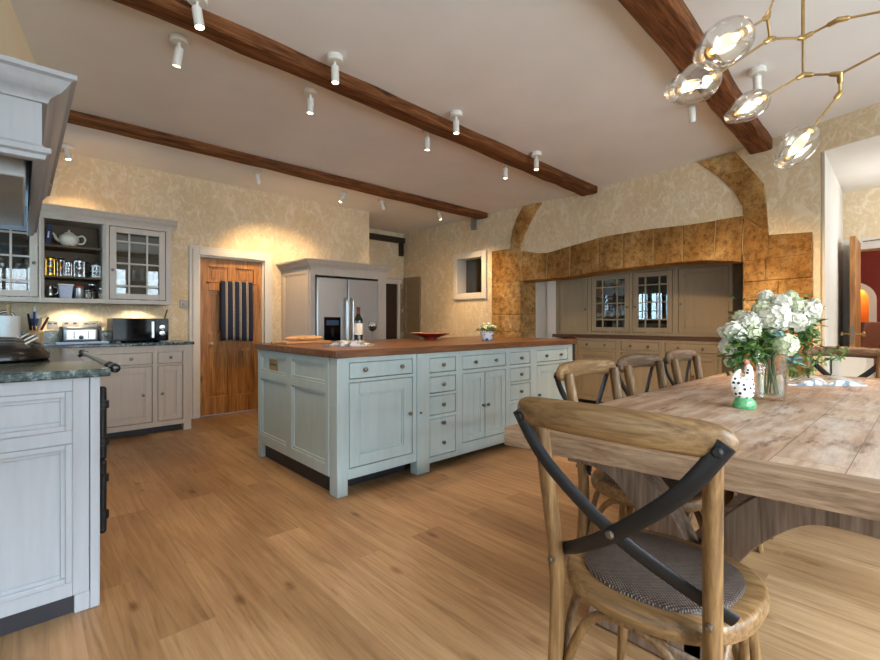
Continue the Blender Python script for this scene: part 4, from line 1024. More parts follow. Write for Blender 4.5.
def make_chair(label, rail='chairy'):
    R = thing('dining_chair', label, 'chair', (0, 0, 0), 'cross back dining chairs')
    # seat: rounded trapezoid ring
    def oval(k, z):
        out = []
        for i in range(40):
            a = 2 * PI * i / 40; ca, sa = math.cos(a), math.sin(a)
            x = .225 * abs(ca) ** .82 * (1 if ca > 0 else -1); y = .228 * abs(sa) ** .82 * (1 if sa > 0 else -1)
            y *= 1 + .06 * x / .22; out.append(Vector((x * k, y * k, z)))
        return out
    mb = MB(); rows = [oval(.93, .432), oval(.985, .436), oval(1.0, .446), oval(1.0, .462), oval(.985, .473), oval(.95, .478), oval(.80, .476)]
    for r in rows: mb.v += r
    for i in range(len(rows) - 1):
        for j in range(40): mb.f.append((i * 40 + j, i * 40 + (j + 1) % 40, (i + 1) * 40 + (j + 1) % 40, (i + 1) * 40 + j))
    mb.f += [tuple(reversed(range(40))), tuple(240 + j for j in range(40))]
    seat = mb.build('seat', 'chairy', R, smooth=50)
    mb = MB(); rows = [oval(.80, .4765), oval(.79, .484), oval(.75, .488), oval(.5, .490), oval(.2, .4905)]
    for r in rows: mb.v += r
    for i in range(len(rows) - 1):
        for j in range(40): mb.f.append((i * 40 + j, i * 40 + (j + 1) % 40, (i + 1) * 40 + (j + 1) % 40, (i + 1) * 40 + j))
    mb.f += [tuple(reversed(range(40))), tuple(160 + j for j in range(40))]
    mb.build('seat_pad', 'rattan', seat, smooth=60)
    for s in (1, -1):
        mb = MB(); mb.tube(smooth_path([(-.222, s * .190, .005), (-.204, s * .182, .25), (-.200, s * .179, .46), (-.224, s * .185, .66), (-.262, s * .196, .900)], 4), [.0200] * 17, 12, flat=(1.15, .92)); mb.build('leg', 'chair', R, smooth=50)
        mb = MB(); mb.tube(smooth_path([(.215, s * .198, .002), (.185, s * .172, .25), (.155, s * .150, .445)], 4), [.014, .0145, .015, .016, .0165, .017, .0175, .018, .018], 12); mb.build('leg', 'chair', R, smooth=50)
    # top rail, bowed backwards, behind the posts
    mb = MB(); N = 26; rows = []
    for i in range(N + 1):
        u = math.sin(PI * (i / N - .5)); y = .241 * u; x = -.326 + .048 * u * u; z = .898 + .010 * (1 - u * u)
        e = max(0, 1 - abs(u) ** 16) ** .5
        hh = (.034 + .003 * (1 - u * u)) * max(.28, e); tt = .020 * max(.4, e)
        t = Vector((2 * .048 * u / .241, 1, 0)).normalized(); nn = Vector((t.y, -t.x, 0))
        rows.append([Vector((x, y, z)) + nn * tt * math.copysign(abs(math.cos(a)) ** .7, math.cos(a)) + Vector((0, 0, hh * math.copysign(abs(math.sin(a)) ** .8, math.sin(a)))) for a in [2 * PI * k / 16 for k in range(16)]])
    for r in rows: mb.v += r
    for i in range(N):
        for j in range(16): mb.f.append((i * 16 + j, i * 16 + (j + 1) % 16, (i + 1) * 16 + (j + 1) % 16, (i + 1) * 16 + j))
    mb.f += [tuple(reversed(range(16))), tuple(N * 16 + j for j in range(16))]
    rl = mb.build('top_rail', rail, R, smooth=60)
    for s in (1, -1):
        o = .004 * s
        mb = MB(); pts = smooth_path([(-.304, s * .228, .900), (-.304 + o, s * .15, .79), (-.270 + o, s * .01, .660), (-.212 + o, -s * .11, .570), (-.158, -s * .208, .508)], 5)
        mb.tube(pts, .0175, 10, flat=(1, .36), up=(0, 0, 1)); br = mb.build('cross_brace', 'blackmetal', R, smooth=50)
        mb = MB(); mb.lathe([(.011, -.002), (.011, .004), (.006, .008)], (-.311, s * .216, .886), 10, (-1, 0, 0)); mb.build('bolt', 'blackmetal', br); mb = MB(); mb.lathe([(.008, 0), (.008, .010), (.004, .013)], (-.222, -s * .180, .515), 10, (-1, 0, 0)); mb.build('bolt', 'pewter', R)
    mb = MB(); mb.lathe([(.010, -.004), (.010, .006), (.005, .010)], (-.276, 0, .655), 10, (-1, 0, 0)); mb.build('bolt', 'pewter', R)
    # bent hoops under the seat
    def hoop(a, b, za, ztop):
        a, b = Vector(a), Vector(b); pts = []
        for i in range(21):
            t = i / 20; w = 2 * t - 1; p = a + (b - a) * (.5 + .5 * math.copysign(abs(w) ** 1.0, w)); z = za + (ztop - za) * (1 - abs(w) ** 3.2); pts.append((p.x, p.y, z))
        m = MB(); m.tube(pts, .012, 10); m.build('stretcher', 'chair', R, smooth=50)
    hoop((-.188, .170, 0), (-.188, -.170, 0), .19, .418); hoop((.168, .150, 0), (.168, -.150, 0), .19, .418)
    for s in (1, -1): hoop((-.185, s * .178, 0), (.165, s * .158, 0), .19, .418)
    return R
ch = make_chair('cross back wooden chair in the foreground with a woven seat at the near table end')
ch.location = (1.228, .489, 0); ch.rotation_euler.z = math.radians(1.5)
def put(x, y, rz, label, rail=None):
    c = copy_tree(ch); c.location = (x, y, 0); c.rotation_euler.z = math.radians(rz); c['label'] = label
    if rail:
        for k in c.children:
            if k.name.startswith('top_rail'): k.data = k.data.copy(); k.data.materials[0] = M[rail]
    return c
put(1.905, .79, -91, 'cross back chair with pale grained rail, on the island side beside the foreground chair')
put(2.45, .79, -90, 'cross back chair with dark rail, middle of three on the island side', 'chairdark')
put(3.05, .79, -89, 'cross back chair furthest along the island side of the table, near the stone arch', 'chairdark')
put(4.02, .46, 176, 'dark cross back chair at the far table end behind the flowers and magazine', 'chairdark')

# ================================================================== THINGS ON THE TABLE
vp = atz(776, 401, TZ); vb = vp + Vector((.02, .02, .0006))
T = thing('glass_vase', 'clear glass vase holding the white flower bouquet on the dining table', 'vase', vb)
mb = MB(); mb.lathe([(.047, 0), (.050, .004), (.052, .02), (.058, .12), (.068, .20), (.070, .205), (.066, .205), (.055, .12), (.048, .024), (.01, .018)], vb, 32); mb.build('vase_body', 'glass', T, smooth=40)
mb = MB(); mb.lathe([(.01, .0185), (.046, .0245), (.053, .115), (.01, .116)], vb, 32); mb.build('water', glassy('water', (.86, .92, .88, 1), .03, .5), T, smooth=40)
BQ = thing('flower_bouquet', 'large bouquet of white flowers and green leaves in the glass vase', 'flowers', vb)
dv = vb.x * FW[0] + vb.y * FW[1]
def flower_mesh(r, n, dense, seed):
    rnd = random.Random(seed); mb = MB()
    for k in range(n):
        f = (k + .5) / n; ph = math.acos(1 - 1.75 * f); th = k * 2.39996
        d = Vector((math.sin(ph) * math.cos(th), math.sin(ph) * math.sin(th), math.cos(ph))); rr = r * (.72 + .28 * rnd.random())
        c = d * rr * (.55 if dense else .75); t = d.orthogonal().normalized(); b = d.cross(t); a = rnd.random() * 6.3
        t, b = t * math.cos(a) + b * math.sin(a), b * math.cos(a) - t * math.sin(a); s = r * (.27 if dense else .36) * (.8 + .4 * rnd.random())
        q = []
        for i in range(3):
            for j in range(3):
                u, v = i - 1, j - 1; q.append(c + t * u * s * .8 * (1 if abs(v) < 1 else .7) + b * v * s + d * (s * (.55 * (u * u + v * v) * .5) + rr * .3))
        mb.addv(q, [(0, 1, 4, 3), (1, 2, 5, 4), (3, 4, 7, 6), (4, 5, 8, 7)])
    mb.ball((0, 0, 0), r * .62, 12)
    return mb
protos = []
def flower(px, py, dd, r, kind):
    p = atd(px, py, dv + dd); mat = 'petal' if kind < 2 else 'petal2'
    if kind >= len(protos):
        mb = flower_mesh(1, 110 if kind == 0 else 64 if kind == 1 else 130, kind != 1, kind + 3)
        me = bpy.data.meshes.new('flower_head'); me.from_pydata(mb.v, [], mb.f); me.materials.append(M[mat]); me.polygons.foreach_set('use_smooth', [True] * len(me.polygons)); protos.append(me)
    o = bpy.data.objects.new('flower_head', protos[kind]); COL.objects.link(o); o.parent = BQ; o.location = p - vb; r *= .92; o.scale = (r, r, r)
    top = Vector((0, 0, .17)); d = (o.location - top).normalized(); cam = (Vector((0, 0, CH)) - p).normalized()
    o.rotation_euler = (d + cam * .35).to_track_quat('Z', 'Y').to_euler(); return o
FL = [(781, 303, 0, .046, 0), (775, 318, -.06, .058, 1), (786, 345, -.10, .054, 2), (750, 323, -.02, .058, 0), (797, 307, .03, .05, 2), (809, 311, .0, .045, 1), (735, 333, -.05, .050, 1), (728, 347, -.04, .042, 0), (762, 309, .03, .045, 2),
      (798, 321, -.04, .043, 1), (721, 331, .02, .020, 0), (730, 362, .0, .028, 2), (766, 297, .06, .030, 1), (791, 296, .05, .030, 2), (815, 303, .05, .024, 0), (741, 318, .05, .04, 2), (810, 320, .02, .036, 2), (752, 333, -.08, .04, 2)]
for q in FL[:1] + [FL[1], FL[2]]: flower(*q)
for q in FL[3:]: flower(*q)
def leaf_pts(mb, c, d, up, L, w):
    d = d.normalized(); s = d.cross(up)
    s = s.normalized() if s.length > 1e-3 else d.orthogonal().normalized(); n = s.cross(d)
    mb.addv([c, c + d * L * .35 + s * w * .5 + n * L * .06, c + d * L * .7 + s * w * .42 + n * L * .05, c + d * L - n * L * .05, c + d * L * .7 - s * w * .42 + n * L * .05, c + d * L * .35 - s * w * .5 + n * L * .06, c + d * L * .5 - n * .0], [(0, 1, 6), (1, 2, 6), (2, 3, 6), (3, 4, 6), (4, 5, 6), (5, 0, 6)])
rl_ = random.Random(5)
def foliage(clumps, mat, L, name='foliage'):
    mb = MB()
    for (px, py, dd, sx, sy, n) in clumps:
        for _ in range(n):
            gg = lambda: max(-1.7, min(1.7, rl_.gauss(0, 1))); p = atd(px + gg() * sx, py + gg() * sy, dv + dd + gg() * .04); d = Vector((rl_.gauss(0, 1), rl_.gauss(0, 1), rl_.gauss(0, .8)))
            if d.length < .1: d = Vector((1, 0, 0))
            leaf_pts(mb, p, d, Vector((rl_.gauss(0, .4), rl_.gauss(0, .4), 1)), L * rl_.uniform(.7, 1.3), L * .5)
    return mb.build(name, mat, BQ, smooth=0)
foliage([(752, 344, -.06, 11, 8, 190), (740, 350, -.07, 8, 7, 90), (768, 333, .02, 10, 8, 50), (806, 332, -.02, 7, 9, 110), (733, 366, .0, 5, 6, 20), (778, 312, .08, 25, 9, 70)], 'leaf', .040)
foliage([(758, 340, -.06, 10, 7, 70), (745, 346, -.07, 9, 7, 60), (803, 322, .04, 8, 7, 40), (790, 368, -.02, 5, 8, 30), (800, 312, .06, 14, 7, 40)], 'leaf2', .030)
for q in ((776, 332, -.10, 4, 3, 9), (793, 361, -.08, 2.2, 2.2, 14), (770, 336, -.05, 6, 4, 6)): foliage([q], 'teal', .036, 'eucalyptus_sprig')
# trailing sprigs to the right
mb = MB(); ms = MB()
for ctrl in ([(790, 350), (806, 356), (822, 353), (838, 350), (846, 352)], [(788, 356), (800, 366), (812, 369), (806, 374)], [(789, 352), (815, 362), (832, 359), (842, 356)], [(785, 362), (794, 372), (800, 376)]):
    pts = [atd(px, py, dv + .02 + .03 * i) for i, (px, py) in enumerate(ctrl)]; pts = [Vector(p) for p in smooth_path([tuple(p) for p in pts], 6)]
    ms.tube(pts, .0018, 5)
    for p in pts[3:]:
        for _ in range(3): leaf_pts(mb, p, Vector((rl_.gauss(0, 1), rl_.gauss(0, 1), rl_.gauss(0, .7))), Vector((0, 0, 1)), .028, .014)
sp_ = mb.build('trailing_sprig', 'leaf2', BQ, smooth=0); ms.build('sprig_stem', 'stem', sp_)
mb = MB()
for (px, py, dd, r, k) in FL[:14]:
    e = atd(px, py, dv + dd); a = vb + Vector((rl_.uniform(-.03, .03), rl_.uniform(-.03, .03), .028)); n = vb + (e - vb) * .12 + Vector((0, 0, .19)); n.z = vb.z + .2
    mb.tube(smooth_path([tuple(a), tuple(a + (n - a) * .5), tuple(n), tuple(n + (e - n) * .6), tuple(e)], 3), .0028, 6)
mb.build('stem', 'stem', BQ)

rp = atz(743.5, 408, TZ)
R = thing('hen_ornament', 'white china hen with black spots on a green base, on the dining table', 'ornament', (rp.x, rp.y, TZ + .0006))
def rot_about(mb, c, ang):
    m = Matrix.Translation(c) @ Matrix.Rotation(ang, 4, 'Z') @ Matrix.Translation(-c); return mb.xf(m)
ang = math.radians(-44)
B = Vector((rp.x, rp.y, TZ + .001))
def loft(mb, secs, n=18):
    """secs: (x offset, z, rx, ry)"""
    b = len(mb.v)
    for (x, z, rx, ry) in secs:
        for j in range(n): a = 2 * PI * j / n; mb.v.append(B + Vector((x + rx * math.cos(a), ry * math.sin(a), z)))
    for i in range(len(secs) - 1):
        for j in range(n): mb.f.append((b + i * n + j, b + i * n + (j + 1) % n, b + (i + 1) * n + (j + 1) % n, b + (i + 1) * n + j))
    mb.f += [tuple(b + j for j in reversed(range(n))), tuple(b + (len(secs) - 1) * n + j for j in range(n))]
    return mb
mb = loft(MB(), [(.004, .0, .042, .034), (.004, .012, .044, .036), (.004, .03, .038, .031), (.002, .042, .030, .024)]); rot_about(mb, B, ang); mb.build('base', 'hengreen', R, smooth=60)
mb = MB()
loft(mb, [(0, .036, .020, .016), (0, .05, .038, .028), (-.002, .075, .044, .034), (-.002, .10, .042, .032), (0, .118, .030, .022), (0, .126, .012, .01)])
loft(mb, [(.012, .09, .020, .018), (.020, .12, .019, .016), (.022, .145, .017, .014), (.020, .165, .014, .012), (.018, .178, .006, .006)])
loft(mb, [(-.026, .07, .018, .016), (-.034, .10, .018, .011), (-.030, .13, .016, .008), (-.020, .15, .010, .006), (-.014, .157, .003, .003)])
rot_about(mb, B, ang); hb = mb.build('hen_body', 'hen', R, smooth=60)
mb = MB(); loft(mb, [(.016, .172, .010, .003), (.014, .186, .013, .004), (.012, .196, .006, .003)]); loft(mb, [(.038, .155, .004, .004), (.046, .156, .001, .001)]); rot_about(mb, B, ang); mb.build('comb', 'comb', R, smooth=60)

def magazine(name, label, corners, thick, lift, cat='magazine', z=TZ):
    """open magazine: near-left, near-right, far-right, far-left corners (x, y)"""
    a, b, c, d = [Vector((p[0], p[1], 0)) for p in corners]; ctr = (a + b + c + d) / 4
    R = thing(name, label, cat, (ctr.x, ctr.y, z + .0006)); n = 12
    for half in (0, 1):
        mb = MB()
        for i in range(n + 1):
            u = half * .5 + .5 * i / n; w = abs(u - .5) * 2; hgt = thick + lift * math.sin(PI * min(1, w * 1.25)) * (1 - w * .5) - thick * .6 * w
            p, q = tl(a, b, u), tl(d, c, u); mb.v += [Vector((p.x, p.y, z + .001)), Vector((q.x, q.y, z + .001)), Vector((q.x, q.y, z + hgt)), Vector((p.x, p.y, z + hgt))]
        for i in range(n):
            k = i * 4
            for j in range(4): mb.f.append((k + j, k + (j + 1) % 4, k + 4 + (j + 1) % 4, k + 4 + j))
        mb.f += [(0, 1, 2, 3), (n * 4 + 3, n * 4 + 2, n * 4 + 1, n * 4)]
        mb.build('page_block', 'page', R, smooth=40)
    return R
m0, m1, m2, m3 = atz(818, 387, TZ), atz(868, 386.5, TZ), atz(840, 379.5, TZ), atz(785, 381, TZ)
magazine('magazine', 'open magazine lying on the dining table behind the vase', [(m0.x - .05, m0.y + .12), (m1.x, m1.y), (m1.x + .30, m1.y + .06), (m0.x + .24, m0.y + .19)], .012, .028)

# ================================================================== THINGS ON THE ISLAND
IZ = .940
a, b, c, d = atz(327, 347.0, IZ), atz(375, 346.2, IZ), atz(372, 343, IZ), atz(338, 343.2, IZ)
ctr = Vector((2.0, 3.0, 0)); ctr = (atz(350, 345.5, IZ)); u = Vector((RT[0], RT[1], 0)) * .17; v = Vector((FW[0], FW[1], 0)) * .13
magazine('magazine', 'open magazine lying flat on the island worktop in front of the wine bottle', [tuple(ctr - u - v)[:2], tuple(ctr + u - v)[:2], tuple(ctr + u + v)[:2], tuple(ctr - u + v)[:2]], .012, .036, z=IZ)
bp = aty(303, 342, 3.62); p0 = aty(280, 341, 3.62); bx0, bx1 = p0.x, aty(329, 341, 3.55).x
R = thing('chopping_board', 'wooden chopping board with a long loaf lying on the island corner', 'chopping board', ((bx0 + bx1) / 2, 3.6, IZ))
mb = MB(); mb.box(bx0, 3.50, IZ + .001, bx1, 3.74, IZ + .022); mb.build('board', 'board', R, .006); mb = MB(); mb.tube([(bx0 + .001, 3.62, IZ + .011), (bx0 - .07, 3.62, IZ + .011)], .012, 10, flat=(.8, 1.6)); mb.build('handle', 'board', R)
lx = aty(303, 338, 3.6).x
mb = MB(); N = 14
pts = [(bx0 + .03 + (bx1 - bx0 - .06) * i / N, 3.60, IZ + .040 ) for i in range(N + 1)]
mb.tube([(q[0], q[1], q[2] + .006) for q in pts], [.006 + .024 * math.sin(PI * i / N) ** .5 if 0 < i < N else .004 for i in range(N + 1)], 12, flat=(.72, 1.5))
tag(mb.build('bread_loaf', plain('crusty bread', (206, 160, 108), .7, var=.25, scale=20, bump=.4), smooth=60), 'long crusty loaf on the chopping board on the island corner', 'bread')
def bottle(p):
    R = thing('wine_bottle', 'dark wine bottle with cream label on the island worktop', 'bottle', p)
    mb = MB(); mb.lathe([(.030, 0), (.037, .003), (.0375, .19), (.035, .205), (.020, .235), (.0148, .25), (.0142, .295), (.016, .297), (.016, .305), (.014, .307)], p, 24); mb.build('bottle_glass', 'bottle', R, smooth=40)
    mb = MB(); mb.lathe([(.0379, .07), (.0381, .072), (.0381, .168), (.0379, .17)], p, 24, closed=False); mb.build('label', 'label', R, smooth=40)
    mb = MB(); mb.lathe([(.0153, .238), (.0153, .252), (.0150, .293), (.0166, .298), (.0166, .309), (.002, .3095)], p, 20, closed=False); mb.build('foil_capsule', 'foil', R, smooth=40)
wp = aty(358.5, 341.5, 3.42); wp.z = IZ + .0006; bottle(wp)
gp = aty(372.5, 341.8, 3.36); gp.z = IZ + .0006
R = thing('wine_glass', 'stemmed glass of red wine beside the bottle on the island', 'wine glass', gp)
mb = MB(); mb.lathe([(.034, 0), (.034, .002), (.006, .006), (.004, .012), (.004, .085), (.012, .093), (.032, .112), (.040, .135), (.040, .150), (.034, .185), (.0335, .185), (.0388, .150), (.0385, .135), (.030, .113), (.01, .097)], gp, 28, closed=False); mb.build('bowl', 'glass', R, smooth=50)
mb = MB(); mb.lathe([(.008, .0975), (.029, .1135), (.0375, .135), (.038, .143), (.001, .1432)], gp, 28, closed=False); mb.build('wine', 'smoke', R, smooth=50)
rp_ = aty(430.5, 340, 3.5); rp_.z = IZ + .0006
R = thing('fruit_bowl', 'wide shallow red bowl with patterned rim standing on the island', 'bowl', rp_)
mb = MB(); mb.lathe([(.065, 0), (.07, .003), (.065, .014), (.10, .026), (.17, .050), (.205, .064), (.210, .068), (.203, .069), (.165, .055), (.08, .031), (.005, .025)], rp_, 36); bw = mb.build('bowl_body', 'red', R, smooth=50)
mb = MB(); mb.lathe([(.203, .0645), (.212, .068), (.212, .071), (.203, .0715), (.195, .0675)], rp_, 36, closed=False); mb.build('rim', 'redrim', R, smooth=50)
fp_ = aty(487, 341, 2.98); fp_.z = IZ + .0006
R = thing('flower_pot', 'small blue and white pot of cream flowers at the island far end', 'potted plant', fp_)
mb = MB(); mb.lathe([(.042, 0), (.05, .004), (.062, .05), (.066, .075), (.068, .08), (.062, .08), (.056, .055), (.005, .05)], fp_, 28); mb.build('pot', 'bluewhite', R, smooth=40)
mb = MB(); mb.lathe([(.005, .064), (.058, .066), (.001, .068)], fp_, 20, closed=False); mb.build('soil', 'soil', R)
mb = MB(); m2_ = MB()
for k in range(120):
    a = rl_.uniform(0, 2 * PI); r = .095 * rl_.random() ** .5; p = fp_ + Vector((r * math.cos(a), r * math.sin(a), .085 + rl_.uniform(0, .075) * (1.1 - r / .1))); leaf_pts(mb, p, Vector((math.cos(a) + rl_.gauss(0, .5), math.sin(a) + rl_.gauss(0, .5), rl_.uniform(0, 1))), Vector((0, 0, 1)), .04, .018)
mb.tube([fp_ + Vector((0, 0, .066)), fp_ + Vector((0, 0, .12))], .006, 6); mb.build('foliage', 'leaf2', R, smooth=0)
for k in range(13):
    a = k * 2.4; r = .09 * ((k + .5) / 13) ** .5; m2_.ball(fp_ + Vector((r * math.cos(a), r * math.sin(a), .165 - r * .45 + rl_.uniform(-.01, .01))), .015, 8, (1, 1, .8))
m2_.build('blossom', 'petal2', R, smooth=60)

# ================================================================== THINGS AROUND THE WALL CABINETS
WZT = .9156
def at_back(px, y=5.55): return aty(px, 330, y).x
# toaster
x0, x1 = at_back(59.5, 5.5), at_back(101, 5.5); zt = aty(80, 327, 5.45).z; y0, y1 = 5.45, 5.66
R = thing('toaster', 'wide chrome toaster on the granite worktop left of the microwave', 'toaster', ((x0 + x1) / 2, 5.55, WZT))
mb = MB(); mb.box(x0 + .02, y0, WZT + .012, x1 - .02, y1, zt); mb.build('body', 'steel', R, .03, seg=4)
for a, b in ((x0, x0 + .019), (x1 - .019, x1)): mb = MB(); mb.box(a, y0 + .005, WZT + .001, b, y1 - .005, zt + .004); mb.build('end_panel', 'black', R, .008)
for k in range(2): mb = MB(); mb.box(x0 + .05, y0 + .05 + .07 * k, zt + .0005, x1 - .05, y0 + .075 + .07 * k, zt + .004); mb.build('slot', 'black', R, smooth=0)
for fr_ in (.33, .67):
    mb = MB(); xx = x0 + (x1 - x0) * fr_; mb.box(xx - .003, y0 - .004, WZT + .05, xx + .003, y0 - .0005, zt - .04); mb.build('lever_slot', 'black', R, smooth=0)
mb = MB(); mb.lathe([(.02, 0), (.018, .014), (.003, .016)], ((x0 + x1) / 2, y0 - .0005, WZT + .06), 16, (0, -1, 0)); mb.build('dial', 'black', R)
# microwave
x0, x1 = at_back(112.5, 5.42), at_back(168.5, 5.42); zm = aty(140, 318.5, 5.42).z
R = thing('microwave', 'black glass fronted microwave on the granite worktop', 'microwave', ((x0 + x1) / 2, 5.6, WZT))
mb = MB(); mb.box(x0, 5.435, WZT + .012, x1, 5.80, zm); mb.build('casing', 'black', R, .006)
xd = x1 - .12
mb = MB(); mb.box(x0, 5.415, WZT + .014, xd - .002, 5.434, zm - .002); dd = mb.build('door', 'blackglass', R, .003)
mb = MB(); mb.box(xd - .035, 5.40, WZT + .04, xd - .010, 5.4145, zm - .03); mb.build('handle', 'steel', dd, .003)
mb = MB(); mb.box(xd, 5.415, WZT + .014, x1, 5.434, zm - .002); cp = mb.build('control_panel', 'blackglass', R, .003)
for zz in (WZT + .09, zm - .09): mb = MB(); mb.lathe([(.026, 0), (.024, .016), (.003, .018)], ((xd + x1) / 2, 5.4145, zz), 20, (0, -1, 0)); mb.build('dial', 'chrome', cp)
mb = MB(); mb.box(x0 + .03, 5.46, WZT, x0 + .07, 5.78, WZT + .0118); mb.box(x1 - .07, 5.46, WZT, x1 - .03, 5.78, WZT + .0118); mb.build('foot', 'black', R, smooth=0)
p = aty(167, 312, 5.72); mb = MB(); mb.tube(smooth_path([(p.x - .01, 5.82, zm - .05), (p.x, 5.80, zm + .03), (p.x + .02, 5.80, zm + .10)], 5), .006, 8)
tag(mb.build('power_cord', 'black', smooth=60), 'black cord rising behind the microwave right edge', 'cord')
# paper towel on a wooden holder
xp = at_back(9, 5.5); R = thing('paper_towel', 'white paper towel roll on a wooden peg holder, photo left edge', 'paper towel', (xp, 5.5, WZT))
mb = MB(); mb.lathe([(.085, .001), (.085, .014), (.02, .016), (.013, .02), (.013, .33), (.017, .335), (.018, .355), (.008, .366)], (xp, 5.5, WZT), 24); mb.build('holder', 'knifewood', R, smooth=40)
mb = MB(); mb.lathe([(.0135, .018), (.076, .018), (.076, .258), (.0135, .258)], (xp, 5.5, WZT), 32, closed=False); mb.build('roll', 'papertowel', R, smooth=40)
p = aty(41, 330, 5.60)
R = thing('kitchen_tap', 'curved chrome tap spout at the photo left edge under the wall cabinet', 'tap', (at_back(-6, 5.6), 5.6, WZT))
xt = at_back(-6, 5.6); mb = MB(); mb.tube(smooth_path([(xt, 5.60, WZT), (xt, 5.60, 1.12), (xt + .02, 5.60, 1.19), (xt + .07, 5.60, 1.215), (xt + .12, 5.60, 1.19), (xt + .135, 5.60, 1.14)], 6), .013, 12); mb.lathe([(.026, 0), (.024, .02), (.013, .03)], (xt, 5.60, WZT), 16); mb.build('spout', 'chrome', R, smooth=60)
# knife block
xk = at_back(36, 5.62); R = thing('knife_block', 'pale wooden block holding kitchen knives, left of the toaster', 'knife block', (xk, 5.62, WZT))
mb = MB(); mb.hexa([(xk - .055, 5.56, WZT + .001), (xk + .055, 5.56, WZT + .001), (xk + .055, 5.70, WZT + .001), (xk - .055, 5.70, WZT + .001), (xk - .055, 5.55, WZT + .11), (xk + .055, 5.55, WZT + .11), (xk + .055, 5.68, WZT + .17), (xk - .055, 5.68, WZT + .17)]); mb.build('block', 'knifewood', R, .004)
for i, (dx, lean, mt, L) in enumerate(((-.035, -.02, 'black', .15), (-.012, .0, 'blue', .17), (.012, .025, 'steel', .12), (.036, .05, 'foil', .12))):
    mb = MB(); mb.tube([(xk + dx, 5.60, WZT + .13), (xk + dx + lean * .5, 5.585, WZT + .13 + L * .5), (xk + dx + lean, 5.57, WZT + .13 + L)], [.009, .011, .008], 8); mb.build('knife_handle', mt, R, smooth=50)
xb = at_back(35, 5.75)
R = thing('squeezy_bottle', 'tall blue and white bottle standing behind the knife block', 'bottle', (xb, 5.77, WZT))
mb = MB(); mb.lathe([(.03, .001), (.033, .006), (.033, .24), (.022, .28), (.013, .30)], (xb, 5.775, WZT), 20); mb.build('bottle_body', 'lilac', R, smooth=40)
mb = MB(); mb.lathe([(.0332, .16), (.0334, .162), (.0334, .235), (.0332, .237)], (xb, 5.775, WZT), 20, closed=False); mb.build('label', 'blue', R); mb = MB(); mb.lathe([(.015, .3005), (.015, .335), (.006, .345), (.004, .365)], (xb, 5.775, WZT), 16); mb.build('cap', 'china', R)
# tray in front of the toaster
xa_, xb_ = at_back(56, 5.36), at_back(108, 5.36)
R = thing('serving_tray', 'flat pale blue tray lying in front of the toaster', 'tray', ((xa_ + xb_) / 2, 5.36, WZT))
mb = MB(); mb.box(xa_, 5.275, WZT + .001, xb_, 5.43, WZT + .008); mb.build('tray_base', 'lilac', R, .003)
mb = MB(); f_ = Face('-y', 0)
for q in ((xa_, 5.275, xb_, 5.283), (xa_, 5.422, xb_, 5.43), (xa_, 5.283, xa_ + .008, 5.422), (xb_ - .008, 5.283, xb_, 5.422)): mb.box(q[0], q[1], WZT + .0082, q[2], q[3], WZT + .02)
mb.build('rim', 'lilac', R, .002)
# sockets above the toaster
for i, (pa, pb) in enumerate(((47, 58), (62, 79), (82, 98))):
    a, b = aty(pa, 325, YF), aty(pb, 325, YF); R = thing('wall_socket', ['satin steel wall socket nearest the knife block', 'satin steel wall socket directly above the toaster left half', 'satin steel wall socket between the toaster and microwave'][i], 'socket', ((a.x + b.x) / 2, YF, a.z - .04), 'steel wall sockets')
    mb = MB(); mb.box(a.x, YF - .008, a.z - .04, b.x, YF - .001, a.z + .04); mb.build('plate', 'socket', R, .002)
    n = 2
    for k in range(n): xx = a.x + (b.x - a.x) * (k + .5) / n; mb = MB(); mb.box(xx - .014, YF - .011, a.z + .008, xx + .014, YF - .0085, a.z + .024); mb.build('switch', 'black', R, smooth=0)

# ---- contents of the open wall cabinet
def shelf_item(px, z, y=5.58): p = aty(px, 260, y); return Vector((p.x, y, z + .0008))
S1, S2, S3 = sh1, sh2, Z0 + .042
p = shelf_item(50.5, S1, 5.60); hgt = Z1 - .06 - S1
R = thing('ring_binder', 'navy blue binder leaning at the left of the top shelf', 'binder', p)
mb = MB(); mb.hexa([p + Vector(q) for q in ((-.045, -.1, 0), (-.005, -.1, 0.002), (-.005, .1, 0.002), (-.045, .1, 0), (-.026, -.1, hgt * .96), (.012, -.1, hgt * .95), (.012, .1, hgt * .95), (-.026, .1, hgt * .96))]); mb.build('cover', 'blue', R, .004)
mb = MB(); mb.hexa([p + Vector(q) for q in ((-.027, -.102, hgt * .3), (-.015, -.102, hgt * .3), (-.015, -.1002, hgt * .3), (-.027, -.1002, hgt * .3), (-.021, -.102, hgt * .6), (-.009, -.102, hgt * .6), (-.009, -.1002, hgt * .6), (-.021, -.1002, hgt * .6))]); mb.build('spine_label', 'lilac', R, smooth=0)
p = shelf_item(69, S1)
R = thing('teapot', 'round white china teapot with gold flecks on the top shelf', 'teapot', p)
mb = MB(); mb.lathe([(.04, 0), (.045, .006), (.068, .03), (.080, .065), (.072, .10), (.045, .122), (.034, .126)], p, 24); mb.build('pot', 'teapot', R, smooth=50)
mb = MB(); mb.lathe([(.036, .1265), (.034, .134), (.012, .142), (.007, .148), (.012, .156), (.003, .163)], p, 20); mb.build('lid', 'teapot', R, smooth=50)
mb = MB(); mb.tube(smooth_path([p + Vector(q) for q in ((-.065, 0, .05), (-.095, 0, .07), (-.105, 0, .10), (-.118, 0, .12))], 4), [.016] * 4 + [.012] * 4 + [.009] * 5, 10); mb.build('spout', 'teapot', R, smooth=50)
mb = MB(); mb.tube(smooth_path([p + Vector(q) for q in ((.066, 0, .10), (.10, 0, .115), (.122, 0, .085), (.108, 0, .045), (.07, 0, .035))], 4), .008, 10); mb.build('handle', 'china', R, smooth=50)
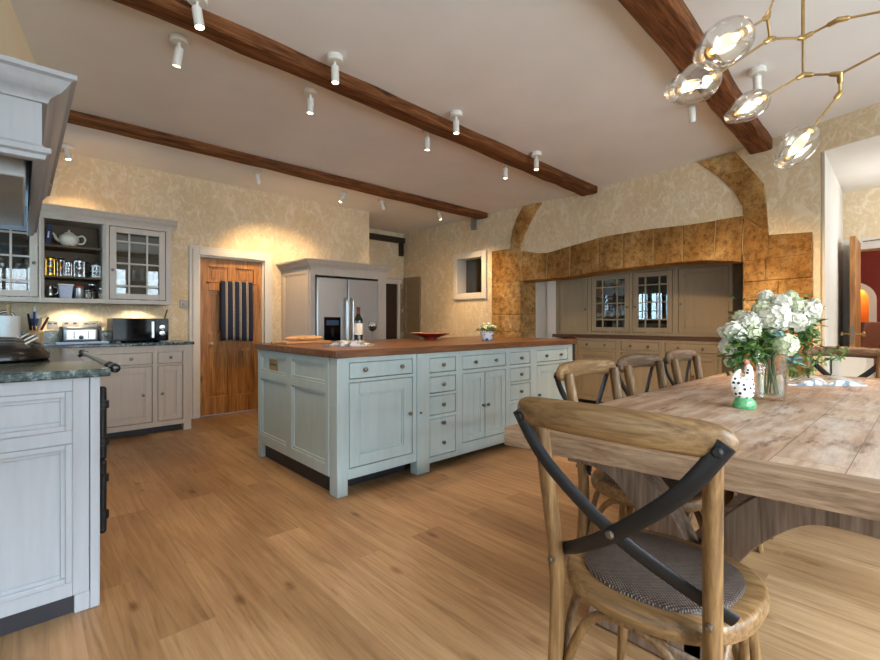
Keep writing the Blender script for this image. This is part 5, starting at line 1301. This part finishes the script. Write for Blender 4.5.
def cafetiere(px, r, hh, metal, label, y=5.58):
    p = shelf_item(px, S2, y); R = thing('cafetiere', label, 'coffee press', p, 'coffee presses on the middle shelf')
    mb = MB(); mb.lathe([(r * .96, .008), (r, .012), (r, hh * .78), (r * .97, hh * .78), (r * .95, .014), (.002, .012)], p, 20, closed=False); mb.build('glass_beaker', 'glass', R, smooth=40)
    mb = MB()
    for k in range(4):
        a = PI / 4 + k * PI / 2; mb.tube([p + Vector((math.cos(a) * r * 1.05, math.sin(a) * r * 1.05, 0)), p + Vector((math.cos(a) * r * 1.05, math.sin(a) * r * 1.05, hh * .78))], r * .09, 6)
    for z in (.010, hh * .42, hh * .74): mb.lathe([(r * 1.02, z), (r * 1.09, z), (r * 1.09, z + hh * .05), (r * 1.02, z + hh * .05)], p, 20, closed=False)
    mb.lathe([(.002, .006), (r * .95, .006), (r * .95, .0095), (.002, .0098)], p, 20); mb.build('frame', metal, R, smooth=40)
    mb = MB(); mb.lathe([(r * 1.05, hh * .785), (r * 1.05, hh * .83), (r * .75, hh * .89), (r * .1, hh * .91), (r * .08, hh * .95), (r * .16, hh * .97), (r * .05, hh)], p, 20); mb.build('lid', metal, R, smooth=40)
    mb = MB(); mb.tube(smooth_path([p + Vector(q) for q in ((r * 1.09, -.01, hh * .76), (r * 1.75, -.02, hh * .70), (r * 1.75, -.02, hh * .28), (r * 1.09, -.01, hh * .2))], 4), r * .12, 8); mb.build('handle', 'black' if metal != 'gold' else metal, R, smooth=50)
cafetiere(50, .040, .195, 'gold', 'gold framed coffee press at the left of the middle shelf')
cafetiere(60.5, .032, .200, 'chrome', 'slim chrome coffee press beside the gold framed one', 5.66)
cafetiere(68.5, .028, .155, 'chrome', 'smallest chrome coffee press, in the centre of the middle shelf', 5.53)
cafetiere(79, .048, .190, 'chrome', 'largest chrome coffee press, wide glass, right of the smallest one', 5.60)
cafetiere(96, .038, .145, 'steel', 'low steel coffee press at the right of the middle shelf', 5.56)
p = shelf_item(50, S3); R = thing('milk_jug', 'small silver jug at the left of the bottom shelf', 'jug', p)
mb = MB(); mb.lathe([(.026, 0), (.032, .01), (.036, .04), (.026, .075), (.022, .10), (.028, .118), (.025, .118), (.019, .10), (.003, .09)], p, 20); mb.build('jug_body', 'chrome', R, smooth=50)
mb = MB(); mb.tube(smooth_path([p + Vector(q) for q in ((.024, 0, .105), (.055, 0, .095), (.055, 0, .05), (.034, 0, .035))], 4), .005, 8); mb.build('handle', 'chrome', R, smooth=50)
p = shelf_item(65.5, S3); R = thing('storage_tub', 'square pale blue plastic tub on the bottom shelf', 'container', p)
mb = MB(); mb.hexa([p + Vector(q) for q in ((-.045, -.045, 0), (.045, -.045, 0), (.045, .045, 0), (-.045, .045, 0), (-.055, -.055, .12), (.055, -.055, .12), (.055, .055, .12), (-.055, .055, .12))]); mb.build('tub', 'lilac', R, .006)
mb = MB(); mb.box(p.x - .06, p.y - .06, p.z + .1205, p.x + .06, p.y + .06, p.z + .134); mb.build('lid', 'china', R, .004)
p = shelf_item(79, S3); R = thing('canister', 'steel canister with a coral red lid on the bottom shelf', 'canister', p)
mb = MB(); mb.lathe([(.036, 0), (.038, .003), (.038, .10)], p, 24); mb.build('canister_body', 'steel', R, smooth=40); mb = MB(); mb.lathe([(.04, .1005), (.04, .118), (.03, .122), (.002, .123)], p, 24); mb.build('lid', 'coral', R, smooth=40)
for px, y, r, hh, lb in ((92, 5.62, .044, .15, 'large clip top glass jar at the back right of the bottom shelf'), (88, 5.53, .026, .085, 'short glass jar in front of the large clip top jar'), (101, 5.57, .026, .11, 'narrow glass jar at the right end of the bottom shelf')):
    p = shelf_item(px, S3, y); R = thing('glass_jar', lb, 'jar', p, 'glass jars on the bottom shelf')
    mb = MB(); mb.lathe([(r * .9, 0), (r, .004), (r, hh * .78), (r * .8, hh * .85), (r * .76, hh * .85), (r * .95, hh * .77), (r * .94, .008), (.002, .006)], p, 20, closed=False); mb.build('jar_body', 'glass', R, smooth=40)
    mb = MB(); mb.lathe([(r * .86, hh * .86), (r * .9, hh * .88), (r * .9, hh * .97), (r * .4, hh), (.002, hh)], p, 20); mb.build('lid', 'chrome', R, smooth=40)
    mb = MB(); mb.lathe([(r * .9, .009), (r * .9, hh * .5), (.002, hh * .52)], p, 16); mb.build('contents', 'soil' if r > .03 else 'knifewood', R, smooth=40)
def tumbler(p, r, hh, label, grp):
    mb = MB(); mb.lathe([(r * .8, 0), (r * .82, .004), (r, hh), (r * .95, hh), (r * .78, .008), (.002, .007)], p, 16, closed=False); return tag(mb.build('tumbler', 'glass', smooth=40), label, 'glass', grp)
def bowl(p, r, hh, label, mat, grp, name='china_bowl'):
    mb = MB(); mb.lathe([(r * .45, 0), (r * .5, .004), (r * .85, hh * .55), (r, hh), (r * .95, hh), (r * .8, hh * .58), (.002, .008)], p, 20); return tag(mb.build(name, mat, smooth=40), label, 'bowl', grp)
def cup(p, r, hh, label, mat, grp):
    R = thing('china_cup', label, 'cup', p, grp)
    mb = MB(); mb.lathe([(r * .6, 0), (r * .65, .003), (r * .95, hh * .5), (r, hh), (r * .94, hh), (r * .85, hh * .5), (.002, .006)], p, 18); mb.build('cup_body', mat, R, smooth=40)
    mb = MB(); mb.tube(smooth_path([p + Vector(q) for q in ((-.3 * r, -r * .9, hh * .85), (-.35 * r, -r * 1.5, hh * .75), (-.35 * r, -r * 1.4, hh * .35), (-.3 * r, -r * .85, hh * .25))], 3), r * .09, 6); mb.build('handle', mat, R, smooth=40)
bowl(shelf_item(134, Z0 + .02), .075, .08, 'white and blue bowl at the bottom of the glazed cabinet above the microwave', 'bluewhite', 'crockery in the glazed cabinet')
bowl(shelf_item(150, Z0 + .02), .06, .09, 'plain white bowl at the bottom of the glazed cabinet above the microwave', 'china', 'crockery in the glazed cabinet')
for k, px in enumerate((124, 133, 142, 151)): tumbler(shelf_item(px, S2, 5.6), .03, .10 if k % 2 else .12, 'clear tumbler on the middle shelf of the glazed cabinet above the microwave', 'tumblers above the microwave')
for k, px in enumerate((2, 10, 18, 26)): tumbler(shelf_item(px, S2 - .02, 5.6), .026, .12, 'clear tumbler on a shelf of the glazed cabinet half hidden by the hood', 'tumblers in the glazed cabinet by the hood')
for k, px in enumerate((3, 15, 27)): bowl(shelf_item(px, Z0 + .02, 5.6), .045, .07, ['white bowl at the left of the glazed cabinet by the hood', 'blue patterned bowl in the glazed cabinet by the hood', 'white bowl at the right of the glazed cabinet by the hood'][k], ['china', 'bluewhite', 'china'][k], 'bowls in the glazed cabinet by the hood')
# ---- china behind the dresser glass
def dy(px): return atx(px, 305, 5.88).y
for k, px in enumerate((600, 606, 612.5, 619)): cup(Vector((5.85, dy(px), 1.1908)), .032, .055, 'cream cup in the row on the middle dresser shelf behind glass', 'label', 'cups behind the left dresser glass')
def plate(x, y, z, r, mat, label, grp):
    mb = MB(); c = Vector((x, y, z + r)); ax = Vector((-1, 0, .18)).normalized(); mb.lathe([(.002, 0), (r * .6, .002), (r, .014), (r, .018), (r * .62, .007), (.002, .005)], c, 28, ax, closed=False); return tag(mb.build('china_plate', mat, smooth=40), label, 'plate', grp)
for k, (px, z, r, mt) in enumerate(((605.5, 1.461, .078, 'lilac'), (617, 1.461, .085, 'china'), (606, 1.253, .072, 'bluewhite'), (617.5, 1.253, .07, 'china'))):
    plate(6.0, dy(px), z if z > 1.4 else 1.1908, r * (1 if z > 1.4 else 1.1), mt, ['pale blue plate stood on the top dresser shelf', 'white plate stood on the top dresser shelf', 'blue and white plate stood behind the cups', 'white plate stood behind the cups'][k], 'plates behind the left dresser glass')
bowl(Vector((5.88, dy(611), ZU0 + .0185)), .085, .06, 'blue and white serving bowl at the bottom behind the left dresser glass', 'bluewhite', 'bowls in the dresser', 'serving_bowl')
bowl(Vector((5.88, dy(650), ZU0 + .0185)), .08, .07, 'white serving bowl at the bottom behind the right dresser glass', 'china', 'bowls in the dresser', 'serving_bowl')

# ================================================================== BEYOND THE PASSAGE
R = thing('open_door', 'waxed pine door standing open edge-on at the end of the passage', 'door', (6.35, .62, 0))
hx, hy = 6.68, .565
dvx = Vector((-.62, -.012, 0)); nrm = Vector((.012, -.62, 0)).normalized()
c = Vector((hx, hy, 0)) + dvx * .5 - nrm * 0.0
mb = MB(); mb.obox((c.x, c.y, .99), dvx * .5, nrm * .022, (0, 0, .98)); lf = mb.build('leaf', 'pine', R, .003)
e = Vector((hx, hy, 1.0)) + dvx * .94
for s in (1, -1): mb = MB(); mb.lathe([(.022, 0), (.022, .006), (.01, .01), (.01, .04), (.026, .05), (.028, .06), (.015, .07), (.002, .072)], e + nrm * .0225 * s, 14, nrm * s); mb.build('door_knob', 'brass', lf)
k = Vector((hx, hy, 1.0)) + dvx * 1.001
mb = MB(); mb.obox((k.x, k.y, .99), dvx.normalized() * .0015, nrm * .012, (0, 0, .09)); mb.build('lock_plate', 'pewter', lf)
R = thing('upholstered_chair', 'brown high backed chair in the red room beyond the passage', 'chair', (8.0, .62, 0))
cx, cy = 7.75, .78
mb = MB(); mb.box(cx - .23, cy - .22, .42, cx + .23, cy + .22, .50); mb.build('seat', 'leather', R, .02, seg=3)
mb = MB(); mb.hexa([(cx - .22, cy + .15, .501), (cx + .22, cy + .15, .501), (cx + .22, cy + .22, .501), (cx - .22, cy + .22, .501), (cx - .20, cy + .24, 1.12), (cx + .20, cy + .24, 1.12), (cx + .20, cy + .30, 1.12), (cx - .20, cy + .30, 1.12)])
mb.xf(Matrix.Translation((cx, cy, 0)) @ Matrix.Rotation(math.radians(160), 4, 'Z') @ Matrix.Translation((-cx, -cy, 0))); mb.build('backrest', 'leather', R, .015, seg=3)
for sx in (-1, 1):
    for sy in (-1, 1): mb = MB(); mb.tube([(cx + sx * .2, cy + sy * .19, 0), (cx + sx * .19, cy + sy * .18, .42)], [.014, .02], 8); mb.build('leg', 'pinex', R)
p = aty(880, 243, .1); 
R = thing('wall_lantern', 'small steel lamp on the white door frame at the photo right edge', 'lamp', (6.64, .30, 1.95))
mb = MB(); mb.tube([(6.654, .33, 1.99), (6.58, .33, 1.99)], .012, 10); mb.lathe([(.035, 0), (.03, .03), (.012, .05)], (6.58, .33, 1.975), 14); mb.build('arm', 'chrome', R); mb = MB(); mb.tube([(6.59, .33, 1.985), (6.59, .52, 1.975)], .007, 8); mb.build('rod', 'chrome', R)

# ================================================================== CHANDELIER
def cd(px, py, d): return atd(px, py, d)
R = thing('chandelier', 'branching brass chandelier with clear glass globes over the dining table', 'chandelier', (2.77, .43, 2.0))
N0, N1, N2 = cd(803, -38, 2.19), cd(803, 38, 2.19), cd(802, 75, 2.19); N0 = Vector((N1.x, N1.y, ZC - .02)); N2 = Vector((N1.x, N1.y, N2.z))
J1, J2 = cd(770, 39, 2.08), cd(767, 17, 2.02); J3, J4, J5 = cd(840, 74, 2.10), cd(840, 93, 2.12), cd(838, 20, 2.08)
E1, E3 = cd(900, 8, 1.95), cd(905, 40, 1.92); U2 = cd(776, -8, 2.1)
# globes: neck, centre, mouth, radius
GL = [(cd(742, 33, 1.86), cd(704, 57, 1.72), .088), (cd(715, 76, 1.98), cd(672, 93, 1.90), .084), (cd(765, 97, 2.16), cd(731, 117, 2.06), .064), (cd(811, 130, 2.08), cd(783, 163, 2.0), .072)]
mb = MB(); mb.tube([N0, N1], .0075, 12); mb.lathe([(.06, 0), (.06, .02), (.012, .03)], (N0.x, N0.y, ZC - .0005), 24, (0, 0, -1)); mb.build('stem', 'brass', R)
mb = MB()
def rod(a, b, r=.0054): mb.tube([a, b], r, 10)
for a, b in ((N1, N2), (N1, J1), (J1, J2), (N1, J5), (J5, E1), (N2, J3), (J3, J4), (J3, E3), (J2, U2), (J2, GL[0][0]), (J1, GL[1][0]), (N2, GL[2][0]), (J4, GL[3][0])): rod(a, b)
mb.build('arm', 'brass', R)
for p, q in ((N1, J1), (N1, J5), (N2, GL[2][0]), (N2, J3), (J1, N1), (J2, GL[0][0]), (J2, U2), (J3, N2), (J3, J4), (J4, GL[3][0]), (J5, E1), (J5, N1), (J1, GL[1][0])):
    mb = MB(); d = (q - p).normalized(); mb.tube([p - d * .006, p + d * .034, p + d * .042], [.0125, .011, .006], 12); mb.build('joint', 'brass', R)
BULBS = []
def globe(neck, mouth, r, root, own=None):
    ax = (mouth - neck); L = ax.length; ax.normalize()
    mb = MB(); mb.lathe([(.004, -.020), (.016, -.016), (.020, -.004), (.021, .006), (.019, .014), (.022, .016), (.022, .022), (.016, .024)], neck, 18, ax); soc = mb.build('lamp_holder', 'brass', root)
    prof = [(.020, .014), (.034, .020), (r * .70, .036), (r * .93, .036 + (L - .036) * .17), (r, .036 + (L - .036) * .35), (r * .93, .036 + (L - .036) * .56), (r * .70, .036 + (L - .036) * .80), (r * .44, L - .004), (r * .45, L)]
    prof += [(a - .0025, b - (.002 if i == 0 else 0)) for i, (a, b) in enumerate(reversed(prof))]
    mb = MB(); mb.lathe(prof, neck, 36, ax, closed=False); mb.lathe([(r * .44, L - .003), (r * .47, L - .002), (r * .475, L + .002), (r * .44, L + .0025), (r * .425, L)], neck, 36, ax, closed=False); mb.build('glass_globe', 'glass', root, smooth=60)
    mb = MB(); c = neck + ax * .052; mb.lathe([(.005, -.028), (.006, -.018), (.012, -.006), (.0145, .004), (.011, .014), (.002, .019)], c, 16, ax); mb.build('bulb', 'bulb', soc, smooth=60); BULBS.append(c)
for g_ in GL: globe(*g_, R)
# the branches leaving the frame carry globes of the same kind
for a, b in ((E1, E1 + Vector((.02, -.09, .06))), (E3, E3 + Vector((-.03, -.11, -.05))), (U2, U2 + Vector((-.08, .05, .10)))): globe(a, b, .062, R)

# ================================================================== CEILING SPOTLIGHTS
SPOTS = []
def spotlight(x, y, tx, ty, label, drop=.045, power=None, grp='white ceiling spotlights'):
    m = Vector((x, y, ZC - .0006)); R = thing('ceiling_spotlight', label, 'spotlight', m, grp)
    mb = MB(); mb.lathe([(.048, 0), (.05, .003), (.05, .032), (.046, .036)], m, 24, (0, 0, -1)); mb.build('mount', 'lampwhite', R)
    d = Vector((tx, ty, -1)).normalized(); j = m - Vector((0, 0, .036 + drop))
    mb = MB(); mb.tube([m - Vector((0, 0, .035)), j], .008, 10); mb.ball(j, .013, 10); mb.build('swivel', 'lampwhite', R)
    mb = MB(); mb.lathe([(.012, -.022), (.022, -.018), (.024, -.012), (.024, .088), (.0212, .088), (.0202, .080), (.002, .079)], j, 20, d); hd = mb.build('lamp_head', 'lampwhite', R)
    mb = MB(); mb.lathe([(.0198, .0795), (.0198, .0845), (.002, .0848)], j, 18, d); mb.build('lens', 'lens', hd)
    SPOTS.append((j + d * .097, d, power)); return R
near = [((.67, 2.57), (.10, -.15), 'photo top left, nearest the camera'), ((1.465, 2.57), (.0, -.05), 'second along'), ((2.57, 2.60), (.0, -.03), 'third along'), ((3.77, 2.68), (-.02, .0), 'nearest the stone arch')]
far_ = [((.69, 3.02), (-.1, .25), 'photo top left'), ((1.545, 3.06), (.0, .05), 'second along'), ((2.63, 3.02), (.04, .05), 'third along'), ((3.755, 3.06), (.04, .05), 'nearest the stone arch')]
for (p, t, l) in near: spotlight(*p, *t, 'white spotlight on the table side of the long beam, ' + l)
for (p, t, l) in far_: spotlight(*p, *t, 'white spotlight on the far side of the long island beam, ' + l)
spotlight(.33, 5.60, .1, -.1, 'white spotlight tight to the ceiling above the wall cabinets', .01)
spotlight(1.95, 5.12, .32, .34, 'white spotlight tilted at the wall beside the pine door', .015, 'wall')
spotlight(3.09, 5.20, -.5, .2, 'white tilted spotlight above the fridge cabinet, left of two', .012)
spotlight(3.66, 5.16, .7, .2, 'white tilted spotlight above the fridge cabinet, right of two', .012)
spotlight(4.60, 5.02, .28, -.22, 'white spotlight near the small grey wall box and right wall', .03, 'corner')
spotlight(3.60, .80, .30, .03, 'white spotlight on the near side of the beam behind the glass globes', .03, 'arch')
spotlight(3.75, 1.25, .45, .1, 'white spotlight on the far side of the beam behind the glass globes', .03, 'arch')
# ================================================================== LIGHT
def lamp(name, typ, loc, energy, color=(1, 1, 1), direction=None, **kw):
    l = bpy.data.lights.new(name, typ); l.energy = energy; l.color = color
    for k, v in kw.items(): setattr(l, k, v)
    o = bpy.data.objects.new(name, l); COL.objects.link(o); o.location = loc
    if direction is not None: o.rotation_euler = Vector(direction).to_track_quat('-Z', 'Y').to_euler()
    return o
WARM = (1.0, .67, .35)
for i, (p, d, k) in enumerate(SPOTS):
    e = {None: 36, 'wall': 85, 'corner': 105, 'arch': 105}[k]
    lamp('spot_lamp', 'SPOT', p, e, WARM, d, spot_size=math.radians(105 if k is None else 100), spot_blend=.8, shadow_soft_size=.03)
for c in BULBS: lamp('bulb_lamp', 'POINT', c, .9, (1, .78, .5), shadow_soft_size=.010)
for x in (.38, .90): lamp('undercabinet_lamp', 'SPOT', (x, 5.62, 1.294), 16, (1, .8, .55), (0, .35, -1), spot_size=math.radians(130), spot_blend=.6, shadow_soft_size=.03)
# daylight arriving at the windows
def daylight(name, loc, d, sx, sy, e, col): lamp(name, 'AREA', loc, e, col, d, shape='RECTANGLE', size=sx, size_y=sy)
SKYC = (.80, .90, 1.0)
daylight('window_daylight', (.47, -2.65, 1.55), (0, 1, .3), 2.95, 1.85, 170, SKYC)
daylight('window_daylight', (3.17, -2.65, 1.55), (0, 1, .3), 1.85, 1.85, 110, SKYC)
daylight('window_daylight', (-3.35, -.08, 1.25), (1, 0, -.05), 3.8, 2.2, 60, SKYC)
daylight('window_daylight', (-1.0, 4.9, 1.7), (1, 0, .15), 1.2, 1.1, 45, (.50, .78, 1.0))
lamp('sky_daylight', 'AREA', (.9, -7.5, 5.85), 7800, SKYC, (0, 1, -.62), shape='RECTANGLE', size=9, size_y=3.0)
lamp('dining_fill', 'POINT', (8.0, -1.0, 2.2), 90, (1, .85, .65), shadow_soft_size=.3)  # added warm fill for the red room, no visible fixture
lamp('niche_lamp', 'POINT', (9.8, .87, 1.75), 14, (1, .75, .4), shadow_soft_size=.08)
lamp('passage_fill', 'POINT', (5.9, -.1, 2.0), 17, (.92, .96, 1), shadow_soft_size=.25)  # added fill light to brighten the passage walls and soffit, no fixture
w = bpy.data.worlds.new('sky'); S.world = w; w.use_nodes = True
nt = w.node_tree; bg = nt.nodes['Background']
tc = nt.nodes.new('ShaderNodeTexCoord'); sp = nt.nodes.new('ShaderNodeSeparateXYZ'); cr = nt.nodes.new('ShaderNodeValToRGB')
nt.links.new(tc.outputs['Generated'], sp.inputs[0]); mr = nt.nodes.new('ShaderNodeMapRange'); mr.inputs[1].default_value = -.35; mr.inputs[2].default_value = .6
nt.links.new(sp.outputs['Z'], mr.inputs[0]); nt.links.new(mr.outputs[0], cr.inputs[0])
e = cr.color_ramp.elements; e[0].position = 0; e[0].color = lin((70, 100, 50)); e[1].position = 1; e[1].color = lin((150, 190, 230))
for p, c in ((.33, (96, 132, 84)), (.40, (200, 220, 232)), (.6, (170, 206, 236))): n_ = e.new(p); n_.color = lin(c)
nt.links.new(cr.outputs[0], bg.inputs['Color']); bg.inputs['Strength'].default_value = 1.6

# ================================================================== CAMERA
cam = bpy.data.cameras.new('camera'); co = bpy.data.objects.new('camera', cam); COL.objects.link(co)
co.location = (0, 0, CH); co.rotation_euler = (PI / 2, 0, TH - PI / 2)
cam.sensor_fit = 'HORIZONTAL'; cam.sensor_width = 36; cam.lens = 36 * FOC / 880; cam.shift_y = -(330 - HY) / 880; cam.clip_start = .05
S.camera = co
vs = S.view_settings; S.display_settings.display_device = 'sRGB'; vs.view_transform = 'Standard'; vs.look = 'None'; vs.gamma = 1; vs.use_curve_mapping = False; vs.exposure = 0.24
cy = S.cycles; cy.use_denoising = True; cy.max_bounces = 10; cy.diffuse_bounces = 5; cy.glossy_bounces = 4; cy.transparent_max_bounces = 12; cy.caustics_reflective = False; cy.caustics_refractive = False; cy.sample_clamp_indirect = 6
